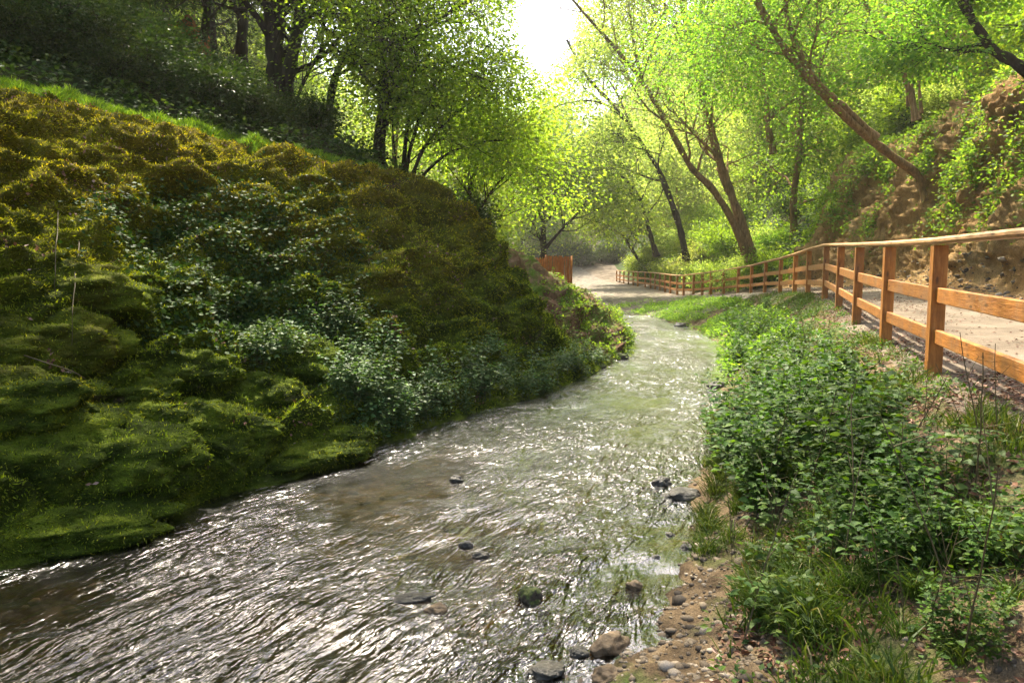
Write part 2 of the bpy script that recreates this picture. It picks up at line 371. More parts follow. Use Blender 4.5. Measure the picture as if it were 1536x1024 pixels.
def tab(y, pts):
    pts = np.array(pts, float); return np.interp(y, pts[:, 0], pts[:, 1])
ys = [-7.0]
while ys[-1] < 170:
    ys.append(ys[-1] + min(max(.0065 * abs(ys[-1]), .042 if ys[-1] > 2 else .12), 2.5))
ys = np.array(ys); NR = len(ys)
def gsm(a, k):
    for _ in range(k):
        b = a.copy(); b[1:-1] = .25 * a[:-2] + .5 * a[1:-1] + .25 * a[2:]; a = b
    return a
Lx = tab(ys, [(-7, -7), (0, -5), (3, -3.95), (4.56, -3.25), (5.6, -2.7), (6.95, -1.85), (8.8, -1.0), (11.2, .53), (13, 1.35), (14.9, 2.0), (16.5, 2.45), (18, 2.75), (20, 2.95), (24, 2.9), (28, 2.4), (34, 0), (38, -5), (45, -11), (55, -15), (70, -17), (170, -20)])
Rx = tab(ys, [(-7, -.6), (0, -.35), (2, 0.0), (3.2, .36), (3.7, .62), (4.45, .98), (5.76, 1.5), (8.1, 2.2), (11.9, 3.55), (14.4, 4.27), (18, 5.2), (22, 5.8), (26, 5.9), (30, 5.6), (34, 4.7), (38, 1.5), (45, -6), (55, -11), (70, -13), (170, -16)])
rgx = tab(ys, [(-7, -10), (0, -8.7), (5, -7.7), (8.3, -6.6), (10.1, -5.35), (11.2, -4.4), (12.2, -3.4), (12.8, -2.6), (13.3, -1.85), (13.9, -1.55), (14.6, -1.05), (15.3, -.4), (16, .3), (17.5, 1.45), (20, 1.7), (24, 1.5), (28, 1.1), (34, -1.5), (38, -6.5), (45, -13), (55, -17), (70, -19), (170, -23)])
rgz = tab(ys, [(-7, 4.2), (5, 4.0), (8.3, 3.95), (10.1, 3.8), (11.2, 3.7), (12.2, 3.62), (13.3, 3.4), (13.9, 2.3), (14.6, 1.42), (15.3, 1.15), (16, 1.15), (17.5, 1.2), (28, 1.38), (38, 1.6), (170, 2)])
bx = tab(ys, [(-7, -12.5), (0, -11), (8.3, -8.6), (11.2, -6.2), (12.8, -4.2), (13.9, -2.6), (15.3, -1.9), (17.5, -2.2), (20, -2.8), (28, -4), (34, -6.5), (38, -11), (45, -17), (70, -23), (170, -27)])
bz = tab(ys, [(-7, 4.9), (8.3, 4.6), (11.2, 4.25), (12.8, 4.0), (13.9, 3.75), (15.3, 3.65), (17.5, 3.6), (28, 3.4), (38, 3.6), (170, 4)])
fx = np.interp(ys, post_base[:, 1], post_base[:, 0]); fz = np.interp(ys, post_base[:, 1], post_base[:, 2])
fx = gsm(np.where(ys < 3.3, np.interp(ys, [-7, 3.3], [2.2, post_base[0, 0]]), fx), 8); fz = gsm(fz, 8)
far = sstep(72, 88, ys) * 1.3
fz = fz + far
fx = np.where(ys > 73, fx - (ys - 73) * .12, fx)
cx = tab(ys, [(-7, 8.4), (5, 7.5), (10, 8.3), (16, 10.4), (20, 11.3), (25, 12.1), (30, 12.2), (34, 11.7), (40, 11.4), (50, 11.0), (60, 11.2), (72, 12.0), (90, 13), (170, 16)])
cx = np.maximum(cx, fx + 1.1)
cb = 1 - sstep(30.5, 34, ys)     # bare cliff only in the near part
farz = np.where(ys > 84, (ys - 84) * .10 + np.maximum(ys - 100, 0) * .3, 0)
def seg(k, x, z): return (x, z)
wid = Rx - Lx; face = Lx - rgx
spur = sstep(14.8, 16.2, ys); hump = sstep(8.5, 11, ys) * (1 - sstep(13.2, 14.2, ys))
BPX = [bx - 44, bx - 15, bx - 5, bx, rgx, rgx + face * .27, rgx + face * .60, rgx + face * (.80 + .02 * spur), Lx, Lx + wid * .3, Lx + wid * .7, Rx,
       Rx + (fx - Rx) * .45, fx - .3, fx + .25, cx - .7, cx, cx + .7 * cb + 2.0 * (1 - cb), cx + 1.35 * cb + 5 * (1 - cb), cx + 8, cx + 20, cx + 60]
nearb = 1 - sstep(3, 9, ys)
BPZ = [bz + 36, bz + 10.5, bz + 2.4, bz, rgz, rgz * (.86 + .08 * hump), rgz * (.47 + .1 * spur + .10 * hump), rgz * (.145 + .12 * spur), Lx * 0 - .07, Lx * 0 - .24, Lx * 0 - .22, Rx * 0 - .03,
       fz * (.40 - .10 * nearb), fz - .08, fz, fz + .10, fz + .28, fz + 2.8 * cb + 2.2 * (1 - cb), fz + 5.0 * cb + 5.2 * (1 - cb), fz + 8.5, fz + 21, fz + 58]
NS = [12, 26, 50, 56, 46, 56, 46, 36, 14, 16, 14, 46, 50, 8, 34, 8, 50, 50, 44, 16, 12]
BPX = [gsm(np.asarray(b, float), 10) for b in BPX]; BPZ = [gsm(np.asarray(b, float) + farz, 10) for b in BPZ]
cols_x, cols_z, cut = [], [], [0]
for k, n in enumerate(NS):
    for t in np.arange(n) / n:
        cols_x.append(BPX[k] * (1 - t) + BPX[k + 1] * t); cols_z.append(BPZ[k] * (1 - t) + BPZ[k + 1] * t)
    cut.append(len(cols_x))
cols_x.append(BPX[-1]); cols_z.append(BPZ[-1])
X = np.array(cols_x).T; Z = np.array(cols_z).T; NC = X.shape[1]
def csm(a, k):
    for _ in range(k):
        b = a.copy(); b[:, 1:-1] = .25 * a[:, :-2] + .5 * a[:, 1:-1] + .25 * a[:, 2:]; a = b
    return a
X = csm(X, 60); Z = csm(Z, 60)
Yg = np.repeat(ys[:, None], NC, 1)
P = np.stack([X, Yg, Z], -1)
def gnorm(P):
    du = np.gradient(P, axis=1); dv = np.gradient(P, axis=0)
    return norm(np.cross(du, dv))
N0 = gnorm(P)
ci = np.arange(NC)
def band(a, b, fa, fb):
    """1 between columns a and b, fading over fa / fb columns"""
    return np.clip((ci - a) / max(fa, 1) + (1 if fa == 0 else 0), 0, 1) * np.clip((b - ci) / max(fb, 1), 0, 1)
wm = band(cut[3], cut[8] + 2, 40, 14)[None] * np.ones((NR, 1))
S = P * np.array([1, 1, 1.9])
# strata-like rolls running down to the right, then cushions
q = np.stack([P[..., 0] * .8 + P[..., 2] * .5, P[..., 1] * .8, P[..., 2] * 2.1 - P[..., 0] * .55], -1)
rolls = 1 - np.abs(fbm(q, 1.15, 4, .5)) * 1.9
cush = 1 - worley(P / np.array([.62, .62, .30]) + .25 * fbm(P, .5, 2)[..., None]) * 1.15
cush2 = 1 - worley(P / np.array([.26, .26, .15]) + .3 * fbm(P, .3, 2)[..., None]) * 1.1
ll = (1 - sstep(-1.8, -.4, P[..., 0]))           # the left part of the face is made of terraced cushions
low = 1 - sstep(1.0, 2.4, P[..., 2])
disp = wm * (fbm(S, 1.6, 3) * .16 + (rolls - .4) * .27 + cush * (.10 + .24 * ll * low) + cush2 * (.055 + .06 * ll * low) + fbm(P, .16, 3) * .03 + (1 - worley(P / .11 + .4 * fbm(P, .2, 2)[..., None])) * .035)
wf = band(0, cut[3] + 20, 0, 40)[None]
disp = disp + wf * (fbm(S, 2.5, 5) * .28)
wb = band(cut[11] - 8, cut[13] + 4, 12, 14)[None]
disp = disp + wb * (fbm(P, 1.2, 4) * .10 + fbm(P, .25, 4) * .045)
wr = band(cut[8], cut[11], 8, 8)[None]
disp = disp + wr * (fbm(P, .6, 4) * .05)
wp = band(cut[13], cut[15] + 6, 6, 8)[None]
disp = disp + wp * (fbm(P, 1.5, 3) * .025)
wc = band(cut[15] + 2, cut[19], 12, 30)[None] * (.35 + .65 * cb[:, None])
qc = np.stack([P[..., 0] * .6, P[..., 1] + P[..., 2] * .35, P[..., 2] * .45], -1)
crag = 1 - worley(qc / .8 + .5 * fbm(P, .8, 3)[..., None])
disp = disp + wc * (fbm(qc, 1.6, 5, .55) * .55 + np.abs(fbm(P, .5, 4)) * .25 + (crag - .4) * .24 - np.abs(fbm(qc, .55, 5, .6)) * .22 + np.abs(fbm(P, .2, 3)) * .08)
P = P + N0 * disp[..., None]
NRM = gnorm(P)
def region(name, a, b, material, label=None, rows=None):
    r0, r1 = rows or (0, NR - 1)
    sub = P[r0:r1 + 1, a:b + 1]; h, w = sub.shape[:2]
    i = np.arange(h - 1)[:, None] * w + np.arange(w - 1)[None]
    quads = np.stack([i, i + 1, i + w + 1, i + w], -1).reshape(-1, 4)
    o = obj(name, mesh(name, sub.reshape(-1, 3), quads, mats=[material])); tag(o, label, kind='structure'); return o
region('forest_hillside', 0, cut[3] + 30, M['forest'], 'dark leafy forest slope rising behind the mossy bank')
r40 = int(np.searchsorted(ys, 33))
rsp = int(np.searchsorted(ys, 14.75))
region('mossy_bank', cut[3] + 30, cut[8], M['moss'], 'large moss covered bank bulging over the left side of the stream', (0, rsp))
M['spur'] = earth_mat('litter_soil', (.07, .04, .02), (.17, .10, .055), (.32, .21, .13), 4, 70, (1.6, .46, .60, (.05, .10, .01), (.17, .24, .03)), .05)
region('leafy_spur', cut[3] + 30, cut[8], M['spur'], 'low leaf strewn spur of the left bank behind the mossy hump', (rsp, NR - 1))
region('stream_bed', cut[8], cut[11], M['bed'], 'brown stony bed under the shallow stream')
r30 = int(np.searchsorted(ys, 27))
region('bank', cut[11], cut[13], M['bank'], 'soil and litter bank between the stream and the wooden fence', (0, r30))
region('gravel_bank', cut[11], cut[13], M['gravel'], 'pale gravel bank beyond the bend of the stream', (r30, NR - 1))
region('path', cut[13], cut[15], M['path'], 'pale gravel footpath behind the wooden fence')
r31 = int(np.searchsorted(ys, 32.5))
region('cliff', cut[15], cut[19], M['cliff'], 'bare ochre earth and rock face on the right of the path', (0, r31))
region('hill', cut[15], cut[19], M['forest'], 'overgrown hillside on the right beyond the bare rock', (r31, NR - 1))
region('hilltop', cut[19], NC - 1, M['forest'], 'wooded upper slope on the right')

def ground(x, y):
    r = int(np.clip(np.searchsorted(ys, y), 0, NR - 1)); xr = P[r, :, 0]
    k = np.maximum.accumulate(xr)
    return float(np.interp(x, k, P[r, :, 2]))
def Lat(y): return float(np.interp(y, ys, BPX[8]))
def Rat(y): return float(np.interp(y, ys, BPX[11]))
def Fat(y): return float(np.interp(y, ys, fx))
def Cat(y): return float(np.interp(y, ys, cx))
def Bat(y): return float(np.interp(y, ys, bx))
def RGat(y): return float(np.interp(y, ys, rgx))
def on(x, y, dz=0.0): return np.array([x, y, ground(x, y) + dz])

def grid_samples(n, c0, c1, r0, r1, seed, mask=None):
    """random points on the displaced terrain, area weighted; returns points, normals"""
    g = np.random.default_rng(seed)
    sub = P[r0:r1 + 1, c0:c1 + 1]
    a = np.linalg.norm(np.cross(sub[1:, :-1] - sub[:-1, :-1], sub[:-1, 1:] - sub[:-1, :-1]), axis=-1)
    w = a.copy()
    if mask is not None: w = w * mask(sub[:-1, :-1])
    cs = np.cumsum(w.ravel()); k = np.searchsorted(cs, g.random(n) * cs[-1]); k = np.clip(k, 0, w.size - 1)
    i, j = np.unravel_index(k, w.shape); u = g.random((n, 1)); v = g.random((n, 1))
    p = sub[i, j] * (1 - u) * (1 - v) + sub[i + 1, j] * u * (1 - v) + sub[i, j + 1] * (1 - u) * v + sub[i + 1, j + 1] * u * v
    return p, NRM[r0 + i, c0 + j]
def row(y): return int(np.searchsorted(ys, y))

# ------------------------------------------------------------------ water
wj = np.linspace(0, 1, 60)
rows_w = np.where(ys < 60)[0]
la = BPX[8][rows_w] - .7; ra = BPX[11][rows_w] + .7
WX = la[:, None] * (1 - wj) + ra[:, None] * wj; WY = np.repeat(ys[rows_w][:, None], 60, 1)
WP = np.stack([WX, WY, np.zeros_like(WX)], -1)
WP[..., 2] = fbm(WP * np.array([1, 1, 0]), .9, 3) * .020 + fbm(WP * np.array([1, 1, 0]) + 9, .28, 2) * .010
h, w = WX.shape
i = np.arange(h - 1)[:, None] * w + np.arange(w - 1)[None]
wme = mesh('stream_water', WP.reshape(-1, 3), np.stack([i, i + 1, i + w + 1, i + w], -1).reshape(-1, 4), mats=[M['water']])
cen = np.stack([(la + ra) / 2, ys[rows_w]], -1); arc = np.concatenate([[0], np.cumsum(np.linalg.norm(np.diff(cen, axis=0), axis=1))])
slope = np.gradient(cen[:, 0], cen[:, 1]); slope = gsm(slope, 30)
fl = np.stack([arc[:, None] * np.ones((1, w)) + (WX - cen[:, :1]) * np.sin(np.arctan(slope))[:, None], (WX - cen[:, :1]) * np.cos(np.arctan(slope))[:, None], np.zeros_like(WX)], -1)
fa = wme.attributes.new('flow', 'FLOAT_VECTOR', 'POINT'); fa.data.foreach_set('vector', fl.astype(np.float32).ravel())
tag(obj('water', wme), 'shallow rippled stream running down the valley', kind='structure')

# ------------------------------------------------------------------ leaves
def leaf_quads(p, a, n, L, W, fold=.18):
    """pointed folded leaves: one quad each"""
    a = norm(a); b = norm(np.cross(n, a)); n = np.cross(a, b)
    L = np.broadcast_to(L, (len(p),))[:, None]; W = np.broadcast_to(W, (len(p),))[:, None]
    v = np.stack([p, p + a * L * .45 + b * W * .5 + n * L * fold * .5, p + a * L, p + a * L * .45 - b * W * .5 + n * L * fold * .5], 1).reshape(-1, 3)
    return v, np.arange(len(p) * 4).reshape(-1, 4)
def leaf_big(p, a, n, L, W):
    """larger leaves with an ovate outline, a folded midrib and a drooping tip: four quads each"""
    a = norm(a); b = norm(np.cross(n, a)); n = np.cross(a, b); k = len(p)
    L = np.broadcast_to(L, (k,))[:, None]; W = np.broadcast_to(W, (k,))[:, None]
    def pt(u, s, h): return p + a * L * u + b * W * s + n * L * h
    vs = [pt(0, 0, 0), pt(.28, .48, .07), pt(.28, 0, .03), pt(.28, -.48, .07), pt(.65, .34, .05), pt(.65, 0, .0), pt(.65, -.34, .05), pt(1, 0, -.12)]
    v = np.stack(vs, 1).reshape(-1, 3); o = np.arange(k)[:, None] * 8
    q = np.concatenate([o + np.array([[1, 2, 5, 4]]), o + np.array([[2, 3, 6, 5]])])
    t = np.concatenate([o + np.array([[0, 2, 1]]), o + np.array([[0, 3, 2]]), o + np.array([[4, 5, 7]]), o + np.array([[5, 6, 7]])])
    return v, q, t

class Tree:
    def __init__(s, seed): s.g = np.random.default_rng(seed); s.wood = MB(); s.tw = []; s.gap = None
    def limb(s, p0, d, length, r, depth, droop=0.0, up=.12, bend=.28, nsub=6, leafy=True):
        g = s.g; n = 7; pts = [np.asarray(p0, float)]; d = np.asarray(d, float)
        d = d / np.linalg.norm(d)
        for k in range(n - 1):
            d = d + g.normal(size=3) * bend * .5 + np.array([0, 0, up - droop * k / n]); d = d / np.linalg.norm(d)
            pts.append(pts[-1] + d * length / (n - 1))
        pts = np.array(pts)
        s.wood.tube(pts, np.linspace(r, max(r * .3, .004), n), 5 if r > .03 else 3)
        s.branch(pts, length, r, depth, droop, up, bend, nsub, leafy)
    def branch(s, pts, length, r, depth, droop, up, bend, nsub, leafy, start=.25):
        g = s.g
        if depth == 0 or length < .35:
            if leafy: s.tw.append(pts)
            return
        for k in range(nsub):
            f = start + (1 - start) * (k + g.random()) / nsub; q = f * (len(pts) - 1); i = min(int(q), len(pts) - 2)
            p = pts[i] * (1 - (q - i)) + pts[i + 1] * (q - i); t = norm(pts[i + 1] - pts[i])
            o = g.normal(size=3); o = o - t * (o @ t); o = o / np.linalg.norm(o); o[2] *= .55
            s.limb(p, t * .55 + o * .9, length * (.62 - .28 * f) * g.uniform(.8, 1.2), r * .5, depth - 1, droop, up * .6, bend, max(3, nsub - 1), leafy)
        if leafy: s.tw.append(pts[len(pts) // 2:])
    def trunk(s, path, r0, r1, sides=9, wob=.03):
        path = np.asarray(path, float); n = len(path)
        t = np.linspace(0, n - 1, max(16, n * 5)); k = np.clip(t.astype(int), 0, n - 2); f = (t - k)[:, None]
        pm = np.vstack([2 * path[0] - path[1], path, 2 * path[-1] - path[-2]])
        a, b, c, d = pm[k], pm[k + 1], pm[k + 2], pm[k + 3]
        q = .5 * (2 * b + (c - a) * f + (2 * a - 5 * b + 4 * c - d) * f ** 2 + (3 * b - a - 3 * c + d) * f ** 3)
        rr = np.linspace(r0, r1, len(q)) * (1 + .09 * s.g.normal(size=len(q)))
        rr[:3] *= np.array([1.5, 1.22, 1.08])
        q = q + s.g.normal(size=q.shape) * r0 * wob
        s.wood.tube(q, rr, sides); return q
    def leaves(s, n, L, W, spread=.28, flat=.45, upn=.9):
        g = s.g; ln = np.array([np.linalg.norm(t[-1] - t[0]) + .05 for t in s.tw]); pr = ln / ln.sum()
        cnt = g.multinomial(n, pr); P0, A = [], []
        for t, c in zip(s.tw, cnt):
            if c == 0: continue
            q = g.random(c) * (len(t) - 1); i = np.minimum(q.astype(int), len(t) - 2); f = (q - i)[:, None]
            p = t[i] * (1 - f) + t[i + 1] * f; d = norm(t[i + 1] - t[i])
            o = g.normal(size=(c, 3)) * spread; o[:, 2] *= flat
            P0.append(p + o); A.append(d * .5 + norm(o) + g.normal(size=(c, 3)) * .35 - np.array([0, 0, .3]))
        P0 = np.concatenate(P0); A = np.concatenate(A)
        if s.gap is not None:      # the crown stays out of the open strip of sky above the stream
            dd = P0 - CAM; zz = np.maximum(dd @ FWD, .5); a_ = 768 + FPX * (dd @ RGT) / zz; b_ = 512 - FPX * (dd @ UPV) / zz
            keep = (((a_ - 818) / 44) ** 2 + ((b_ - 28) / 78) ** 2 > g.uniform(.75, 1.5, len(P0))); P0 = P0[keep]; A = A[keep]
        c = len(P0)
        nn = norm(np.array([0, 0, upn]) + g.normal(size=(c, 3)) * .55)
        sz = g.uniform(.7, 1.25, c)
        return leaf_quads(P0, A, nn, L * sz, W * sz)

def finish_tree(t, name, label, group, base, nleaf, L, W, lm, bm, spread=.28, flat=.45, cat='tree'):
    base = np.asarray(base, float)
    r = empty(name, base, label, cat, group)
    t.wood.v = [v - base for v in t.wood.v]
    obj('trunk', t.wood.build('trunk', [bm]), r)
    if nleaf:
        v, q = t.leaves(nleaf, L, W, spread, flat); obj('crown', mesh('crown', v - base, q, smooth=False, mats=[lm]), r)
    return r

# ------------------------------------------------------------------ hero trees (traced trunks, each at its own distance)
def path_px(pts): return [U(*p) for p in pts]
def hero(name, label, group, stems, nleaf, L, W, lm, bm, limbs=9, llen=2.6, start=.35, seed=1, depth=2, nsub=6, spread=.3, droop=.05, up=.10, bias=(0, 0, .2), flat=.42):
    t = Tree(seed); base = None; t.gap = 1
    for (pts, r0, r1) in stems:
        q = t.trunk(path_px(pts), r0, r1)
        if base is None: base = q[0]
        tot = np.linalg.norm(np.diff(q, axis=0), axis=1).sum()
        for k in range(limbs):
            f = start + (1 - start) * (k + t.g.random()) / limbs; i = min(int(f * (len(q) - 1)), len(q) - 2)
            tg = norm(q[i + 1] - q[i]); o = t.g.normal(size=3); o[2] *= .4; o = o - tg * (o @ tg); o = norm(o)
            rr = (r0 + (r1 - r0) * f) * .5
            t.limb(q[i], tg * .45 + o * .9 + np.array(bias), llen * (1.15 - .5 * f) * t.g.uniform(.75, 1.2), min(rr, .09), depth, droop, up, .28, nsub)
    return finish_tree(t, name, label, group, base, nleaf, L, W, lm, bm, spread * 1.5, flat)

HT = 'trees on the left slope'
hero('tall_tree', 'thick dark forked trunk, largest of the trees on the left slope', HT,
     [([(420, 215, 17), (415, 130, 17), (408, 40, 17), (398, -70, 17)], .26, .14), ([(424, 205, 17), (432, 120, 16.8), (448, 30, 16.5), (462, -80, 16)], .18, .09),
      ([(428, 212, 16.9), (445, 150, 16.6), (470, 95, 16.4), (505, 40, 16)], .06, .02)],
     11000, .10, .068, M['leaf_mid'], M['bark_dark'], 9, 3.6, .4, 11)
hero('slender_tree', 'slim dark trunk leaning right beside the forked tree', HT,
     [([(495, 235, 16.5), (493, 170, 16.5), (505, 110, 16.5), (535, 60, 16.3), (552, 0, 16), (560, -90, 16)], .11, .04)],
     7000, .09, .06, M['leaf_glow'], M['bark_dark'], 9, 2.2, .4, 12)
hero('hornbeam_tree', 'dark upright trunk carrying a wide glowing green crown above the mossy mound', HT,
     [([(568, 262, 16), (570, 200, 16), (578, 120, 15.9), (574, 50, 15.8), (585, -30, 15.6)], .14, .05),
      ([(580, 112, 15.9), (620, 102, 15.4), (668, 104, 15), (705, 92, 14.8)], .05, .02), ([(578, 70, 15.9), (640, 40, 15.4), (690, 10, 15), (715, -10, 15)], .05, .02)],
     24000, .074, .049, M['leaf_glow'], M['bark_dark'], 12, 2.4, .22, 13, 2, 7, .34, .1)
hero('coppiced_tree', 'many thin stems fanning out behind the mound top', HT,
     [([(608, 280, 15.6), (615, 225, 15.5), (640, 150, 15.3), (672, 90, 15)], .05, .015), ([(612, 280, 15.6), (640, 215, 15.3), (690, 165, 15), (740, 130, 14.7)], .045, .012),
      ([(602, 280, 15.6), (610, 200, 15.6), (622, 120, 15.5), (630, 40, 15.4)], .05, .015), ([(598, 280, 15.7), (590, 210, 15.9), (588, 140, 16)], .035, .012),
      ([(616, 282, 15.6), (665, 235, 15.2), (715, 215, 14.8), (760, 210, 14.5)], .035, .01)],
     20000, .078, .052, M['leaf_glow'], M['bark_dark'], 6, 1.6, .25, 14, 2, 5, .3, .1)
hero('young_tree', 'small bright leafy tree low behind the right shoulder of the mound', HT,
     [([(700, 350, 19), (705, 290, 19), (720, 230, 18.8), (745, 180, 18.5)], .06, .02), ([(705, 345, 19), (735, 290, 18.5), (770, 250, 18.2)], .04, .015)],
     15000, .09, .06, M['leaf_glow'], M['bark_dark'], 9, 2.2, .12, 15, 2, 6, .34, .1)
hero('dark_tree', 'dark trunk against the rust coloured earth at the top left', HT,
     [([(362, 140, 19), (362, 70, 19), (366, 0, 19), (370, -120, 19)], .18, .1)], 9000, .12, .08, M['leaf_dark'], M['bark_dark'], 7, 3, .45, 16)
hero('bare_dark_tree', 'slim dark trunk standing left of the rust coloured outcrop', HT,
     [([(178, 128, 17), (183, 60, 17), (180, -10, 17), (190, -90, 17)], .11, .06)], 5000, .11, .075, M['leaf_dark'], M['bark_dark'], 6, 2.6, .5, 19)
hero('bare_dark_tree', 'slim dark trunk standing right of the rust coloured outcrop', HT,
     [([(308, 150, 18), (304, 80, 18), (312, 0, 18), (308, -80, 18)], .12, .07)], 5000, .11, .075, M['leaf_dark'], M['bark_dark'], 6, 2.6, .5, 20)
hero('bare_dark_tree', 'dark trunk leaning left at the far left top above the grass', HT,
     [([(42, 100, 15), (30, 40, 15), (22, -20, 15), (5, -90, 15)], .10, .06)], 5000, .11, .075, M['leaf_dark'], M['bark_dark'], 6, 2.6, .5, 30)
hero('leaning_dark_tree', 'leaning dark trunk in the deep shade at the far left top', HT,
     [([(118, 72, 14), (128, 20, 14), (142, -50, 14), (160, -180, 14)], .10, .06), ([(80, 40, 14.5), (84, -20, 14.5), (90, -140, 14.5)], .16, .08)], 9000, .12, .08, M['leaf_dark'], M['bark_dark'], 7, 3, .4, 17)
hero('stream_tree', 'solitary tree with spreading branches behind the orange reed fence', None,
     [([(815, 400, 44), (815, 350, 44), (814, 300, 44), (822, 240, 44)], .20, .07), ([(818, 372, 44), (842, 345, 43.5), (868, 318, 43), (890, 285, 42.5)], .10, .04), ([(812, 360, 44), (790, 320, 44), (770, 280, 43.5)], .08, .03)],
     20000, .18, .115, M['leaf_bright'], M['bark_dark'], 10, 4.6, .25, 18, 2, 6, .6, .1)
HR = 'trees on the right slope'
hero('twin_trunk_tree', 'tall tree with two bare brown trunks rising behind the bend in the wooden fence', HR,
     [([(1128, 392, 34), (1122, 362, 34), (1104, 312, 34), (1085, 260, 34), (1068, 200, 33.5), (1052, 130, 33), (1035, 60, 32.5), (1020, -10, 32), (1000, -120, 31.5)], .24, .11),
      ([(1120, 380, 34), (1098, 330, 33.8), (1068, 283, 33.4), (1036, 250, 33), (1003, 190, 32.5), (965, 125, 32), (925, 75, 31), (885, 30, 30.5), (850, -10, 30)], .18, .045),
      ([(1062, 115, 33), (1075, 70, 33), (1100, 38, 32.5), (1130, 32, 32)], .07, .03), ([(962, 122, 32), (950, 60, 32), (942, 0, 32)], .09, .03), ([(1040, 70, 32.5), (1050, 20, 32.5), (1062, -50, 32)], .1, .04)],
     46000, .115, .075, M['leaf_pale'], M['bark'], 10, 4.4, .3, 21, 2, 6, .6, .12)
hero('arching_tree', 'thin dark tree arching left out of the bushes beyond the twin trunks', HR,
     [([(1030, 392, 46), (1018, 335, 46), (1000, 285, 46), (985, 250, 46), (955, 205, 45), (920, 158, 44), (880, 115, 43), (850, 60, 42)], .22, .06), ([(925, 165, 44), (890, 152, 43), (850, 155, 42), (815, 170, 41)], .07, .03), ([(950, 198, 45), (925, 140, 44), (895, 95, 43)], .08, .03)],
     18000, .17, .11, M['leaf_pale'], M['bark_dark'], 9, 4.6, .3, 22, 2, 6, .65, .1)
hero('leaning_tree', 'big trunk leaning far left from the top of the bare rock face', HR,
     [([(1392, 300, 22), (1375, 262, 22), (1340, 236, 21.6), (1290, 196, 21), (1240, 148, 20.4), (1195, 98, 20), (1150, 30, 19.6), (1118, -40, 19.2), (1095, -140, 19)], .135, .07),
      ([(1312, 208, 21.2), (1275, 170, 21), (1222, 120, 20.8), (1195, 70, 20.6), (1182, 30, 20.6), (1170, -40, 20.6)], .12, .06), ([(1165, 45, 19.8), (1130, 32, 19.8), (1095, 45, 20), (1070, 80, 20.2), (1055, 112, 20.3)], .04, .012)],
     26000, .088, .06, M['leaf_bright'], M['bark'], 8, 3.0, .5, 23, 2, 6, .45, .14)
hero('multi_stem_tree', 'cluster of thin upright stems on the slope above the leaning trunk', HR,
     [([(1375, 180, 24), (1360, 125, 24), (1335, 70, 24), (1300, 10, 23.5), (1270, -60, 23)], .10, .05), ([(1372, 172, 24.2), (1366, 80, 24.2), (1362, -40, 24.2)], .06, .03), ([(1382, 170, 24.4), (1376, 80, 24.4), (1380, -60, 24.4)], .05, .03), ([(1362, 160, 24.6), (1355, 60, 24.6), (1350, -50, 24.6)], .045, .025)],
     8000, .085, .056, M['leaf_bright'], M['bark'], 7, 2.4, .3, 24, 2, 6, .45, .1)
hero('gnarled_tree', 'dark gnarled trunk reaching in from the top right corner', HR,
     [([(1580, 150, 16), (1530, 100, 16), (1490, 75, 16), (1462, 35, 15.8), (1438, -10, 15.6), (1410, -80, 15.4)], .12, .06)],
     14000, .10, .07, M['leaf_bright'], M['bark_dark'], 8, 2.2, .35, 25, 2, 6, .28, .1)
hero('straight_tree', 'short straight reddish trunk in the shade right of the twin trunks', HR,
     [([(1160, 230, 36), (1152, 190, 36), (1148, 140, 36), (1135, 60, 36), (1120, -20, 36)], .18, .08)],
     18000, .15, .095, M['leaf_pale'], M['bark'], 8, 4.2, .3, 26, 2, 6, .42, .1)
hero('curved_tree', 'thin curved tree leaning over the end of the path', HR,
     [([(985, 385, 58), (972, 340, 58), (958, 295, 57), (930, 262, 56), (900, 240, 55)], .2, .06), ([(960, 300, 57), (935, 285, 56.5), (905, 288, 56)], .1, .04)],
     20000, .24, .15, M['leaf_pale'], M['bark_dark'], 8, 4.4, .3, 27, 2, 6, .6, .1)
hero('low_leaning_tree', 'dark trunk leaning left low over the shaded path end', HR,
     [([(965, 400, 66), (945, 370, 66), (925, 340, 65), (895, 310, 64)], .16, .06)],
     12000, .26, .16, M['leaf_mid'], M['bark_dark'], 7, 4.4, .3, 28, 2, 6, .6, .1)

def shade_canopy():  # tree out of view, leaned over the stream to shade the near right bank
    t = Tree(29); q = t.trunk([(-10.5, 7.5, 4.4), (-8.5, 8.6, 8.5), (-5.5, 9.6, 12.0), (-2.0, 10.2, 14.2), (.5, 10.5, 15)], .28, .07)
    for k in range(12):
        i = int(len(q) * (.45 + .54 * k / 12)); tg = norm(q[i] - q[i - 1]); o = t.g.normal(size=3); o[2] *= .35; o = norm(o - tg * (o @ tg))
        t.limb(q[i], tg * .4 + o, 4.0 * t.g.uniform(.8, 1.2), .07, 2, .06, .05, .3, 6)
    finish_tree(t, 'shade_tree', 'unseen tall tree added to shade the near stream and right bank', None, q[0], 15000, .13, .09, M['leaf_mid'], M['bark_dark'], .5, .5)
shade_canopy()
